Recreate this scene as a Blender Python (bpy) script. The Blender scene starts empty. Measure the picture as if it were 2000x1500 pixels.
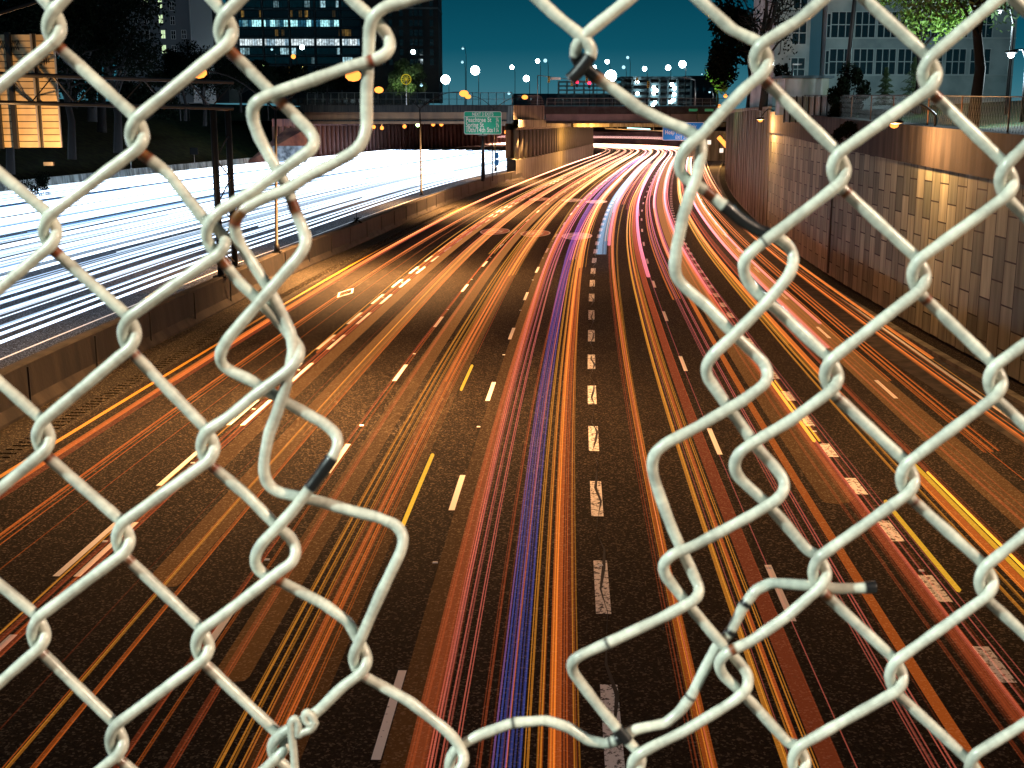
import bpy, math, random
from mathutils import Vector, Matrix
random.seed(7)
R = math.radians
# ------------------------------------------------------------------ camera, world, light, exposure
F = 2400.0; TH = math.atan(515 / F); H = 9.5
sc = bpy.context.scene
cd = bpy.data.cameras.new("camera"); cam = bpy.data.objects.new("camera", cd); sc.collection.objects.link(cam)
cam.location = (0, 0, H); cam.rotation_euler = (math.pi / 2 - TH, 0, 0)
cd.sensor_width = 36; cd.lens = F / 2000 * 36; cd.clip_start = 0.05; cd.clip_end = 5000
cd.dof.use_dof = True; cd.dof.focus_distance = 30; cd.dof.aperture_fstop = 38
sc.camera = cam
w = bpy.data.worlds.new("World"); sc.world = w; w.use_nodes = True
nt = w.node_tree; N = nt.nodes; L = nt.links
for n in list(N): N.remove(n)
tc = N.new('ShaderNodeTexCoord'); sp = N.new('ShaderNodeSeparateXYZ'); rp = N.new('ShaderNodeValToRGB')
bg = N.new('ShaderNodeBackground'); wo = N.new('ShaderNodeOutputWorld')
L.new(tc.outputs['Generated'], sp.inputs[0]); L.new(sp.outputs['Z'], rp.inputs[0]); L.new(rp.outputs[0], bg.inputs[0]); L.new(bg.outputs[0], wo.inputs[0])
cr = rp.color_ramp
cr.elements[0].position = 0.0; cr.elements[0].color = (0.075, 0.20, 0.25, 1)
cr.elements[1].position = 0.30; cr.elements[1].color = (0.0005, 0.012, 0.028, 1)
for p, c in ((0.028, (0.03, 0.15, 0.20, 1)), (0.055, (0.004, 0.085, 0.13, 1)), (0.10, (0.001, 0.052, 0.085, 1))):
    e = cr.elements.new(p); e.color = c
bg.inputs[1].default_value = 1.0
sd = bpy.data.lights.new("moon", 'SUN'); sd.energy = 0.02; sd.angle = R(3); sd.color = (0.6, 0.8, 1.0)
so = bpy.data.objects.new("moon", sd); sc.collection.objects.link(so); so.rotation_euler = (R(40), 0, R(30))
sc.view_settings.view_transform = 'Standard'; sc.view_settings.look = 'None'
sc.view_settings.exposure = 0; sc.view_settings.gamma = 1
sc.render.engine = 'CYCLES'
cy = sc.cycles
cy.use_denoising = True; cy.max_bounces = 5; cy.diffuse_bounces = 2; cy.glossy_bounces = 2
cy.transparent_max_bounces = 160; cy.sample_clamp_indirect = 3; cy.caustics_reflective = False; cy.caustics_refractive = False

# ------------------------------------------------------------------ helpers
def ray(px, py):
    u = (px - 1000) / F; v = (750 - py) / F
    return Vector((u, math.cos(TH) + v * math.sin(TH), -math.sin(TH) + v * math.cos(TH)))
def P(px, py, Y):
    r = ray(px, py); return Vector((0, 0, H)) + r * (Y / r.y)
def G(px, py, z=0):
    r = ray(px, py); return Vector((0, 0, H)) + r * ((z - H) / r.z)
COL = sc.collection.objects
def link(name, me, m=None, parent=None, loc=None):
    o = bpy.data.objects.new(name, me); COL.link(o)
    if m is not None and me is not None:
        for x in (m if isinstance(m, (list, tuple)) else [m]): me.materials.append(x)
    if parent is not None: o.parent = parent
    if loc is not None: o.location = loc
    return o
def tag(o, label, cat, group=None, kind=None):
    if kind: o['kind'] = kind
    if label: o['label'] = label
    if cat: o['category'] = cat
    if group: o['group'] = group
    return o
def thing(name, label, cat, loc=(0, 0, 0), rz=0, group=None, kind=None):
    o = link(name, None, loc=loc); o.rotation_euler = (0, 0, rz); return tag(o, label, cat, group, kind)
def dup(root, loc=None, rz=None, label=None):
    def cp(o, par):
        c = o.copy(); COL.link(c)
        if par is not None: c.parent = par
        for ch in o.children: cp(ch, c)
        return c
    r = cp(root, None)
    if loc is not None: r.location = loc
    if rz is not None: r.rotation_euler = (0, 0, rz)
    if label: r['label'] = label
    return r
class MB:
    def __init__(s): s.v = []; s.f = []; s.sm = []; s.mi = []; s.uv = []; s.col = []
    def add(s, vs, fs, smooth=False, mi=0, uvs=None, col=None):
        b = len(s.v); s.v += [tuple(v) for v in vs]
        for i, f in enumerate(fs):
            s.f.append(tuple(b + k for k in f)); s.sm.append(smooth); s.mi.append(mi)
            s.uv.append(uvs[i] if uvs else None)
        s.col += (col if col else [(1, 1, 1, 1)] * len(vs))
        return s
    def box(s, c, d, rz=0, rx=0, mi=0):
        x, y, z = d[0] / 2, d[1] / 2, d[2] / 2
        M = Matrix.Translation(Vector(c)) @ Matrix.Rotation(rz, 4, 'Z') @ Matrix.Rotation(rx, 4, 'X')
        vs = [M @ Vector(p) for p in ((-x, -y, -z), (x, -y, -z), (x, y, -z), (-x, y, -z), (-x, -y, z), (x, -y, z), (x, y, z), (-x, y, z))]
        return s.add(vs, [(0, 3, 2, 1), (4, 5, 6, 7), (0, 1, 5, 4), (1, 2, 6, 5), (2, 3, 7, 6), (3, 0, 4, 7)], mi=mi)
    def tube(s, pts, r, n=8, cap=True, mi=0, cols=None, flat=1.0):
        pts = [Vector(p) for p in pts]; m = len(pts)
        rs = r if isinstance(r, (list, tuple)) else [r] * m
        vs = []; cl = []; up = None
        for i, p in enumerate(pts):
            t = (pts[min(i + 1, m - 1)] - pts[max(i - 1, 0)]).normalized()
            if up is None: up = Vector((0, 0, 1)) if abs(t.z) < .9 else Vector((1, 0, 0))
            a = t.cross(up)
            if a.length < 1e-6: a = t.cross(Vector((1, 0, 0)))
            a.normalize(); b = a.cross(t).normalized(); up = b
            for k in range(n):
                q = 2 * math.pi * k / n
                vs.append(p + a * (rs[i] * math.cos(q)) + b * (rs[i] * flat * math.sin(q)))
                if cols: cl.append(cols[i])
        fs = [(i * n + k, i * n + (k + 1) % n, (i + 1) * n + (k + 1) % n, (i + 1) * n + k) for i in range(m - 1) for k in range(n)]
        s.add(vs, fs, True, mi, col=cl or None)
        if cap:
            b0 = len(s.v) - len(vs)
            s.f.append(tuple(b0 + k for k in range(n))[::-1]); s.f.append(tuple(b0 + (m - 1) * n + k for k in range(n)))
            for _ in (0, 1): s.sm.append(False); s.mi.append(mi); s.uv.append(None)
        return s
    def ball(s, c, r, n=8, mi=0, sz=1):
        vs = []; fs = []; c = Vector(c); h = n // 2
        for i in range(h + 1):
            a = math.pi * i / h
            for k in range(n):
                q = 2 * math.pi * k / n
                vs.append(c + Vector((r * math.sin(a) * math.cos(q), r * math.sin(a) * math.sin(q), r * sz * math.cos(a))))
        for i in range(h):
            for k in range(n): fs.append((i * n + k, (i + 1) * n + k, (i + 1) * n + (k + 1) % n, i * n + (k + 1) % n))
        return s.add(vs, fs, True, mi)
    def sheet(s, A, B, mi=0, uv=None, smooth=False):
        n = len(A); vs = [tuple(p) for p in A] + [tuple(p) for p in B]
        fs = [(i, i + 1, n + i + 1, n + i) for i in range(n - 1)]
        u = None
        if uv:
            d = [0]
            for i in range(1, n): d.append(d[-1] + (Vector(A[i]) - Vector(A[i - 1])).length)
            u = [((d[i], uv[0]), (d[i + 1], uv[0]), (d[i + 1], uv[1]), (d[i], uv[1])) for i in range(n - 1)]
        return s.add(vs, fs, smooth, mi, uvs=u)
    def mesh(s, name):
        me = bpy.data.meshes.new(name); me.from_pydata(s.v, [], s.f)
        me.polygons.foreach_set('use_smooth', s.sm); me.polygons.foreach_set('material_index', s.mi)
        if any(s.uv):
            ul = me.uv_layers.new(name='UVMap'); k = 0
            for f, u in zip(s.f, s.uv):
                for j in range(len(f)):
                    if u: ul.data[k].uv = u[j]
                    k += 1
        if any(c != (1, 1, 1, 1) for c in s.col):
            ca = me.color_attributes.new('tint', 'FLOAT_COLOR', 'POINT')
            for i, c in enumerate(s.col): ca.data[i].color = c
        me.update(); return me
    def build(s, name, m, parent=None, loc=None): return link(name, s.mesh(name), m, parent, loc)
def resample(pts, step):
    pts = [Vector(p) for p in pts]; out = [pts[0]]
    for a, b in zip(pts, pts[1:]):
        n = max(1, round((b - a).length / step))
        out += [a.lerp(b, k / n) for k in range(1, n + 1)]
    return out
def chaikin(pts, it=2):
    for _ in range(it):
        q = [pts[0]]
        for a, b in zip(pts, pts[1:]): q += [a.lerp(b, .25), a.lerp(b, .75)]
        q.append(pts[-1]); pts = q
    return pts
class Path:                                             # smooth plan curve, addressed by arc length
    def __init__(s, pts, it=3):
        s.p = chaikin([Vector((x, y, 0)) for x, y in pts], it)
        s.d = [0]
        for a, b in zip(s.p, s.p[1:]): s.d.append(s.d[-1] + (b - a).length)
    def raw(s, t):
        t = max(0, min(s.d[-1], t)); lo, hi = 0, len(s.d) - 1
        while hi - lo > 1:
            m = (lo + hi) // 2
            if s.d[m] <= t: lo = m
            else: hi = m
        return s.p[lo].lerp(s.p[hi], (t - s.d[lo]) / max(1e-6, s.d[hi] - s.d[lo]))
    def at(s, t, off=0, z=0):
        c = s.raw(t); q = (s.raw(t + 4) - s.raw(t - 4)).normalized()
        return Vector((c.x + q.y * off, c.y - q.x * off, z))
    def at_y(s, Y):
        for i, p in enumerate(s.p):
            if p.y >= Y: return s.d[i]
        return s.d[-1]
# ------------------------------------------------------------------ materials
def mat(name, color, rough=.8, metal=0, noise=None, bump=None, coords='Object', spec=.5):
    m = bpy.data.materials.new(name); m.use_nodes = True; nt = m.node_tree; b = nt.nodes['Principled BSDF']
    b.inputs['Base Color'].default_value = (*color, 1); b.inputs['Roughness'].default_value = rough
    b.inputs['Metallic'].default_value = metal; b.inputs['Specular IOR Level'].default_value = spec
    tc = nt.nodes.new('ShaderNodeTexCoord')
    if noise:
        col2, scale = noise[0], noise[1]; st = noise[2] if len(noise) > 2 else (1, 1, 1)
        mp = nt.nodes.new('ShaderNodeMapping'); mp.inputs['Scale'].default_value = st
        nz = nt.nodes.new('ShaderNodeTexNoise'); nz.inputs['Scale'].default_value = scale; nz.inputs['Detail'].default_value = 8
        rr = nt.nodes.new('ShaderNodeValToRGB'); rr.color_ramp.elements[0].position = .38; rr.color_ramp.elements[1].position = .64
        rr.color_ramp.elements[0].color = (*color, 1); rr.color_ramp.elements[1].color = (*col2, 1)
        nt.links.new(tc.outputs[coords], mp.inputs[0]); nt.links.new(mp.outputs[0], nz.inputs[0])
        nt.links.new(nz.outputs[0], rr.inputs[0]); nt.links.new(rr.outputs[0], b.inputs['Base Color'])
    if bump:
        n2 = nt.nodes.new('ShaderNodeTexNoise'); n2.inputs['Scale'].default_value = bump[0]; n2.inputs['Detail'].default_value = 6
        bp = nt.nodes.new('ShaderNodeBump'); bp.inputs['Strength'].default_value = bump[1]; bp.inputs['Distance'].default_value = .02
        nt.links.new(tc.outputs[coords], n2.inputs[0]); nt.links.new(n2.outputs[0], bp.inputs['Height']); nt.links.new(bp.outputs[0], b.inputs['Normal'])
    return m
def emit(name, color, s, sample=False):
    m = bpy.data.materials.new(name); m.use_nodes = True; nt = m.node_tree; nt.nodes.clear()
    e = nt.nodes.new('ShaderNodeEmission'); e.inputs[0].default_value = (*color, 1); e.inputs[1].default_value = s
    o = nt.nodes.new('ShaderNodeOutputMaterial'); nt.links.new(e.outputs[0], o.inputs[0])
    m.cycles.emission_sampling = 'AUTO' if sample else 'NONE'
    return m
def trail_mat(name, stops, sample='NONE'):
    """light itself: adds to what is behind it; colour and strength run with the distance down the road"""
    m = bpy.data.materials.new(name); m.use_nodes = True; nt = m.node_tree; nt.nodes.clear()
    g = nt.nodes.new('ShaderNodeNewGeometry'); s = nt.nodes.new('ShaderNodeSeparateXYZ'); mr = nt.nodes.new('ShaderNodeMapRange')
    mr.inputs['From Min'].default_value = 0; mr.inputs['From Max'].default_value = 400
    rp = nt.nodes.new('ShaderNodeValToRGB'); cr = rp.color_ramp
    for i, (y, c) in enumerate(stops):
        e = cr.elements[i] if i < 2 else cr.elements.new(1)
        e.position = y / 400; e.color = (*c, 1)
    oi = nt.nodes.new('ShaderNodeObjectInfo'); mm = nt.nodes.new('ShaderNodeMapRange')
    mm.inputs['To Min'].default_value = .45; mm.inputs['To Max'].default_value = 1.6
    e = nt.nodes.new('ShaderNodeEmission'); t = nt.nodes.new('ShaderNodeBsdfTransparent'); a = nt.nodes.new('ShaderNodeAddShader')
    o = nt.nodes.new('ShaderNodeOutputMaterial'); l = nt.links.new
    l(g.outputs['Position'], s.inputs[0]); l(s.outputs['Y'], mr.inputs['Value']); l(mr.outputs[0], rp.inputs[0]); l(rp.outputs[0], e.inputs[0])
    l(oi.outputs['Random'], mm.inputs['Value']); l(mm.outputs[0], e.inputs[1])
    l(e.outputs[0], a.inputs[0]); l(t.outputs[0], a.inputs[1]); l(a.outputs[0], o.inputs[0])
    m.cycles.emission_sampling = sample
    return m
def grit(name, base, light, rough=.75):
    """asphalt: fine stone grain plus broad wear"""
    m = mat(name, base, rough, spec=.1); nt = m.node_tree; b = nt.nodes['Principled BSDF']; tc = nt.nodes['Texture Coordinate']
    n1 = nt.nodes.new('ShaderNodeTexNoise'); n1.inputs['Scale'].default_value = 13; n1.inputs['Detail'].default_value = 10; n1.inputs['Roughness'].default_value = .85
    r1 = nt.nodes.new('ShaderNodeValToRGB'); r1.color_ramp.elements[0].position = .49; r1.color_ramp.elements[1].position = .64
    r1.color_ramp.elements[0].color = (*base, 1); r1.color_ramp.elements[1].color = (*light, 1)
    mp = nt.nodes.new('ShaderNodeMapping'); mp.inputs['Scale'].default_value = (.45, .05, 1)
    n2 = nt.nodes.new('ShaderNodeTexNoise'); n2.inputs['Scale'].default_value = 1; n2.inputs['Detail'].default_value = 5
    mr = nt.nodes.new('ShaderNodeMapRange'); mr.inputs['From Min'].default_value = .3; mr.inputs['From Max'].default_value = .7
    mr.inputs['To Min'].default_value = .6; mr.inputs['To Max'].default_value = 1.3
    mx = nt.nodes.new('ShaderNodeMix'); mx.data_type = 'RGBA'; mx.blend_type = 'MULTIPLY'; mx.inputs[0].default_value = 1
    l = nt.links.new
    l(tc.outputs['Object'], n1.inputs[0]); l(n1.outputs[0], r1.inputs[0]); l(tc.outputs['Object'], mp.inputs[0]); l(mp.outputs[0], n2.inputs[0])
    l(n2.outputs[0], mr.inputs['Value']); l(r1.outputs[0], mx.inputs[6]); l(mr.outputs[0], mx.inputs[7])
    n3 = nt.nodes.new('ShaderNodeTexVoronoi'); n3.inputs['Scale'].default_value = 25; r3 = nt.nodes.new('ShaderNodeValToRGB'); sc3 = nt.nodes.new('ShaderNodeSeparateColor')
    r3.color_ramp.elements[0].position = .80; r3.color_ramp.elements[1].position = .92; r3.color_ramp.elements[0].color = (0, 0, 0, 1); r3.color_ramp.elements[1].color = (light[0] * 1.9, light[1] * 1.9, light[2] * 1.9, 1)
    ad = nt.nodes.new('ShaderNodeMix'); ad.data_type = 'RGBA'; ad.blend_type = 'ADD'; ad.inputs[0].default_value = 1
    l(tc.outputs['Object'], n3.inputs[0]); l(n3.outputs['Color'], sc3.inputs[0]); l(sc3.outputs[0], r3.inputs[0]); l(mx.outputs[2], ad.inputs[6]); l(r3.outputs[0], ad.inputs[7]); l(ad.outputs[2], b.inputs['Base Color'])
    bp = nt.nodes.new('ShaderNodeBump'); bp.inputs['Strength'].default_value = .9; bp.inputs['Distance'].default_value = .03
    l(n1.outputs[0], bp.inputs['Height']); l(bp.outputs[0], b.inputs['Normal'])
    return m
def worn_paint(name, col, thr=.47):
    m = mat(name, col, .6); nt = m.node_tree; b = nt.nodes['Principled BSDF']; tc = nt.nodes['Texture Coordinate']
    n = nt.nodes.new('ShaderNodeTexNoise'); n.inputs['Scale'].default_value = 7; n.inputs['Detail'].default_value = 8; n.inputs['Roughness'].default_value = .75
    r = nt.nodes.new('ShaderNodeValToRGB'); r.color_ramp.elements[0].position = thr - .03; r.color_ramp.elements[1].position = thr + .01
    r.color_ramp.elements[0].color = (.04, .04, .04, 1); r.color_ramp.elements[1].color = (*col, 1)
    nt.links.new(tc.outputs['Object'], n.inputs[0]); nt.links.new(n.outputs[0], r.inputs[0]); nt.links.new(r.outputs[0], b.inputs['Base Color'])
    return m
def tile_wall(name):
    m = mat(name, (.3, .27, .22), .8); nt = m.node_tree; b = nt.nodes['Principled BSDF']; l = nt.links.new
    uv = nt.nodes.new('ShaderNodeUVMap'); s = nt.nodes.new('ShaderNodeSeparateXYZ'); c = nt.nodes.new('ShaderNodeCombineXYZ')
    br = nt.nodes.new('ShaderNodeTexBrick'); br.offset = .5
    br.inputs['Color1'].default_value = (.10, .125, .095, 1); br.inputs['Color2'].default_value = (.34, .36, .25, 1); br.inputs['Mortar'].default_value = (.006, .006, .006, 1)
    br.inputs['Scale'].default_value = 1; br.inputs['Mortar Size'].default_value = .034; br.inputs['Brick Width'].default_value = 1.7; br.inputs['Row Height'].default_value = 1.15
    br.inputs['Mortar Smooth'].default_value = .1
    nz = nt.nodes.new('ShaderNodeTexNoise'); nz.inputs['Scale'].default_value = 1.3; nz.inputs['Detail'].default_value = 8
    mp = nt.nodes.new('ShaderNodeMapping'); mp.inputs['Scale'].default_value = (1.6, .16, 1)
    mr = nt.nodes.new('ShaderNodeMapRange'); mr.inputs['From Min'].default_value = .3; mr.inputs['From Max'].default_value = .7; mr.inputs['To Min'].default_value = .42; mr.inputs['To Max'].default_value = 1.15
    mx = nt.nodes.new('ShaderNodeMix'); mx.data_type = 'RGBA'; mx.blend_type = 'MULTIPLY'; mx.inputs[0].default_value = 1
    l(uv.outputs[0], s.inputs[0]); l(s.outputs['Y'], c.inputs['X']); l(s.outputs['X'], c.inputs['Y']); l(c.outputs[0], br.inputs['Vector'])
    l(uv.outputs[0], mp.inputs[0]); l(mp.outputs[0], nz.inputs[0]); l(nz.outputs[0], mr.inputs['Value'])
    l(br.outputs['Color'], mx.inputs[6]); l(mr.outputs[0], mx.inputs[7]); l(mx.outputs[2], b.inputs['Base Color'])
    bp = nt.nodes.new('ShaderNodeBump'); bp.invert = True; bp.inputs['Strength'].default_value = .6; bp.inputs['Distance'].default_value = .05
    l(br.outputs['Fac'], bp.inputs['Height']); l(bp.outputs[0], b.inputs['Normal'])
    return m
M = dict(
    asphalt=grit('asphalt', (.0025, .0024, .0023), (.056, .045, .032)),
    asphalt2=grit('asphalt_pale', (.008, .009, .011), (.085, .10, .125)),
    shoulder=grit('shoulder', (.015, .014, .011), (.075, .064, .045)),
    concrete=mat('concrete', (.20, .18, .15), .85, noise=((.06, .052, .045), .8, (1, 1, .25)), bump=(6, .4)),
    stained=mat('stained_concrete', (.17, .15, .12), .85, noise=((.03, .026, .022), 1.1, (1, 1, .12)), bump=(6, .4)),
    darkconc=mat('dark_concrete', (.008, .008, .008), .9, noise=((.05, .043, .036), 1.6, (1, 1, .15)), bump=(5, .4)),
    barshade=mat('barrier_face_shade', (.004, .004, .004), .8, noise=((.018, .015, .012), 1.6, (1, 1, .08)), bump=(6, .5)),  # streaky concrete, darkened to paint in the shade on the barrier's upper face
    wallconc=mat('wall_concrete', (.20, .20, .155), .85, noise=((.06, .06, .045), 1.2, (1, 1, .1)), bump=(4, .5)),
    girder=mat('girder', (.40, .21, .11), .6, noise=((.26, .14, .08), .3)),
    bluegirder=mat('blue_girder', (.17, .16, .19), .6, noise=((.09, .09, .12), .3)),
    parapet=mat('parapet', (.035, .04, .045), .9, noise=((.015, .015, .018), .6)),
    tiles=tile_wall('panel_wall'),
    white=worn_paint('white_road_paint', (.92, .9, .86), .36), worn=worn_paint('worn_road_paint', (.85, .85, .83), .475), yellow=worn_paint('yellow_road_paint', (.50, .25, .02), .36),
    shield=worn_paint('shield_paint', (.8, .8, .82), .36), shieldred=worn_paint('shield_red', (.52, .25, .20), .36), shieldblue=worn_paint('shield_blue', (.42, .44, .62), .36),
    dark=mat('dark_steel', (.009, .010, .011), .5, .1, spec=.3), galv=mat('galvanised', (.3, .31, .31), .45, .7),
    grass=mat('night_grass', (.006, .012, .006), 1, spec=.1, noise=((.018, .03, .01), .9), bump=(3, 1)),
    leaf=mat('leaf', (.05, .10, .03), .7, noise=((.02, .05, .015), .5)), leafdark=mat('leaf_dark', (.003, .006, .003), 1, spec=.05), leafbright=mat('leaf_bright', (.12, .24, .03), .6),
    bark=mat('bark', (.005, .0045, .004), .95, bump=(9, .6)),
    green=mat('sign_green', (.0, .42, .26), .5), blue=mat('sign_blue', (.01, .28, .85), .5), signwhite=mat('sign_white', (.85, .85, .85), .5),
    black=mat('black', (.006, .006, .006), .6), tile_black=mat('tape', (.004, .004, .005), .35),
    glass=mat('dark_glass', (.012, .018, .022), .12, 0, spec=.8), frame=mat('window_frame', (.5, .52, .5), .6),
    bwhite=mat('white_render', (.46, .50, .48), .9, noise=((.28, .32, .32), .5)), bgrey=mat('grey_render', (.10, .12, .13), .9), bbrown=mat('brown_render', (.028, .024, .022), .9, noise=((.016, .018, .02), .2)),
    bdark=mat('dark_cladding', (.012, .016, .02), .6), bteal=mat('teal_slab', (.10, .16, .18), .8), yellowp=mat('yellow_paint', (.7, .45, .05), .5), redp=mat('red_paint', (.5, .03, .03), .5), carpaint=mat('car_paint', (.12, .08, .07), .25, .3),
    rub=mat('rubber', (.01, .01, .01), .9), corr=mat('corrugated_panel', (.55, .56, .54), .6, noise=((.12, .2, .08), .7, (1, 1, .2))),
    alu=mat('sign_back', (.55, .44, .25), .45, .3, noise=((.38, .3, .18), 1)),
)
# ------------------------------------------------------------------ plan curves
REF = Path([(1.2, 8), (1.6, 18.4), (2.2, 31.1), (2.9, 43.8), (3.7, 56.6), (4.5, 69), (5.4, 81.4), (6.4, 93.7), (8.0, 111), (10.2, 132.7), (13.5, 160), (19.4, 205), (27.5, 263), (36, 320), (42, 365), (44, 405), (36, 440), (14, 468), (-30, 492), (-80, 505)])
MED = Path([(-16.6, 6), (-16.5, 38), (-15.9, 50), (-15.1, 62), (-14.3, 77), (-12.9, 90), (-11.6, 104), (-9.4, 128), (-5.9, 160), (-1.5, 190), (2.1, 207), (6, 230), (11, 263), (22, 339)])
FAR = Path([(-67, 10), (-66, 60), (-64.5, 110), (-62, 160), (-59, 200), (-55.5, 233), (-47.5, 288), (-41, 342), (-26, 428), (4, 500)])
WALL = Path([(18.4, 4), (18.6, 35), (18.7, 52), (19.1, 64), (19.7, 77), (20.6, 90), (22.3, 108), (27, 150), (34.2, 200), (42.6, 249), (52, 300)])
def line(path, s0, s1, off, z, step=4):
    n = max(1, int((s1 - s0) / step)); return [path.at(s0 + (s1 - s0) * i / n, off, z) for i in range(n + 1)]
# ------------------------------------------------------------------ ground, roads
MB().add([(-3000, -300, -.05), (3000, -300, -.05), (3000, 3500, -.05), (-3000, 3500, -.05)], [(0, 1, 2, 3)]).build('ground', M['grass'])['kind'] = 'structure'
m = MB()
ys = [6 + 6 * i for i in range(84)]
A = [MED.at(MED.at_y(y), -.2) if y < 330 else Vector((22 - (y - 330) * .35, y, 0)) for y in ys]
B = [WALL.at(WALL.at_y(y), .6) if y < 295 else Vector((52 + (y - 295) * .2, y, 0)) for y in ys]
m.sheet(A, B); m.build('road', M['asphalt'])['kind'] = 'structure'
# left carriageway, a little higher
ts = [i / 60 for i in range(61)]
def cross(t, q, z):
    a = MED.at(t * MED.d[-1], -.45); b = FAR.at(t * FAR.at_y(345), 0)
    if t > .93: pass
    p = a.lerp(b, q); p.z = z; return p
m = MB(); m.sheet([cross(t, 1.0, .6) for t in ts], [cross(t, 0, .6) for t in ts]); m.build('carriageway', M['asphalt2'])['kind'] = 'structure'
m = MB(); m.sheet(line(WALL, 0, 300, -3.4, .004), line(WALL, 0, 300, -1.3, .004)); 
m.build('gutter_strip', M['darkconc'])['kind'] = 'structure'
# pale left shoulder beside the barrier
m = MB(); m.sheet(line(MED, 8, 175, .3, .004), line(REF, 12, 178, -16.6, .004)); m.build('shoulder', M['shoulder'])['kind'] = 'structure'
# kerb along the right wall
m = MB()
a0, a1 = line(WALL, 0, 290, -1.3, 0), line(WALL, 0, 290, -1.3, .15); b1 = line(WALL, 0, 290, -.95, .15); b0 = line(WALL, 0, 290, -.95, 0)
m.sheet(a0, a1).sheet(a1, b1).sheet(b1, b0); tag(m.build('kerb', M['wallconc']), None, None, kind='structure')
# markings
def stripe(name, off, wd, s0, s1, m_, label=None, per=None, dash=None, z=.008, ph=0, off1=None):
    mb = MB(); s = s0
    if per is None:
        mb.sheet(line(REF, s0, s1, off - wd / 2, z, 2), line(REF, s0, s1, off + wd / 2, z, 2))
    else:
        s = s0 + ph
        while s < s1:
            mb.sheet(line(REF, s, s + dash, off - wd / 2, z, 1.5), line(REF, s, s + dash, off + wd / 2, z, 1.5)); s += per
    return tag(mb.build(name, m_), label, None, kind='structure')
stripe('lane_marking', 0, .30, 0, 330, M['worn'], per=6.1, dash=3.0, ph=2.5)
stripe('lane_marking', -3.62, .15, 0, 330, M['white'], per=12.2, dash=3.1, ph=8.9)
stripe('lane_marking', -7.35, .15, 0, 330, M['white'], per=12.2, dash=3.1, ph=12.0)
stripe('lane_marking', -11.15, .15, 0, 330, M['white'], per=6.6, dash=3.6, ph=3.0)
stripe('lane_marking', -11.6, .15, 0, 330, M['white'], per=6.6, dash=3.6, ph=3.0)
stripe('lane_marking', 3.65, .15, 0, 330, M['white'], per=12.2, dash=3.1, ph=14.5)
stripe('lane_marking', 6.9, .30, 0, 330, M['worn'], per=3.66, dash=1.5, ph=1)
stripe('lane_marking', 10.6, .15, 20, 330, M['white'], per=12.2, dash=3.1, ph=14.5)
stripe('edge_line', -16.2, .16, 0, 330, M['yellow'])
stripe('edge_line', 13.6, .14, 0, 300, M['white'])
m = MB(); m.sheet([MED.at(s, -.95, .608) for s in range(8, 200, 3)], [MED.at(s, -1.15, .608) for s in range(8, 200, 3)])
m.sheet([MED.at(s, -3.3, .608) for s in range(8, 200, 3)], [MED.at(s, -3.42, .608) for s in range(8, 200, 3)]); m.build('edge_line', M['white'])['kind'] = 'structure'
# rumble strip: real ridges
m = MB()
for k in range(300):
    s = 14 + k * .42; p = REF.at(s, -17.05, .02); q = (REF.raw(s + 1) - REF.raw(s - 1)).normalized()
    m.box(p, (.5, .13, .03), rz=math.atan2(-q.x, q.y))
tag(m.build('rumble_strip', M['shoulder']), None, None, kind='structure')
# raised reflectors
refm = mat('reflector', (.8, .85, .85), .2); 
g = MB().add([(-.06, -.05, 0), (.06, -.05, 0), (.06, .05, 0), (-.06, .05, 0), (-.05, -.02, .02), (.05, -.02, .02), (.05, .03, .02), (-.05, .03, .02)],
    [(4, 5, 6, 7), (0, 1, 5, 4), (1, 2, 6, 5), (2, 3, 7, 6), (3, 0, 4, 7)]).mesh('road_stud'); g.materials.append(refm)
for off, nm, per in ((0, 'dotted centre lane line', 12.2), (-3.62, 'first lane line left of the dotted one', 12.2), (-7.35, 'second lane line left of the dotted one', 12.2), (-11.37, 'double dashed lane line', 6.6), (3.65, 'first lane line right of the dotted one', 12.2), (6.9, 'wide dotted exit line', 12.2)):
    ss = [per * k + 5.2 for k in range(1, 11)]
    for s in ss:
        o = link('road_stud', g, loc=REF.at(s, off, .008)); tag(o, 'small white reflective stud on the ' + nm, 'road stud', 'road studs along the ' + nm)
# text helper
def text_mesh(s, size=1, depth=.0, align='CENTER', space=1.06):
    c = bpy.data.curves.new('text', 'FONT'); c.body = s; c.size = size; c.align_x = align; c.align_y = 'CENTER'; c.extrude = depth; c.space_character = space; c.offset = size * .014
    o = bpy.data.objects.new('text', c); COL.link(o); dg = bpy.context.evaluated_depsgraph_get(); dg.update()
    me = bpy.data.meshes.new_from_object(o.evaluated_get(dg)); bpy.data.objects.remove(o); return me
def flat_shield(px, py, num, base, lab):
    c = G(px, py, 0); s = REF.at_y(c.y); q = (REF.raw(s + 3) - REF.raw(s - 3)).normalized(); rz = math.atan2(-q.x, q.y)
    t = thing('route_marking', lab, 'road marking', (c.x, c.y, .010), rz, 'route shields painted on the lanes', 'structure')
    def sh(sx, sy, z):
        pr = []
        for k in range(40):
            a = 2 * math.pi * k / 40; x = math.cos(a); y = math.sin(a)
            yy = (y * .92 if y > 0 else y * (1 - .15 * abs(x))); pr.append((x * sx, yy * sy, z))
        return pr
    MB().add(sh(1.28, 3.4, 0), [tuple(range(40))]).build('outline', M['white'], t)
    MB().add(sh(1.16, 3.15, .004), [tuple(range(40))]).build('field', base, t)
    me = text_mesh(num, 1.55); me.transform(Matrix.Diagonal((1, 2.5, 1, 1))); link('number', me, M['white'], t, (0, -.2, .008))
flat_shield(967, 452, '75', M['shieldred'], 'oval 75 route shield painted on the lane nearest the double dashes')
flat_shield(1046, 456, '85', M['shieldred'], 'pink oval route shield in the middle of the row of three')
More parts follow.
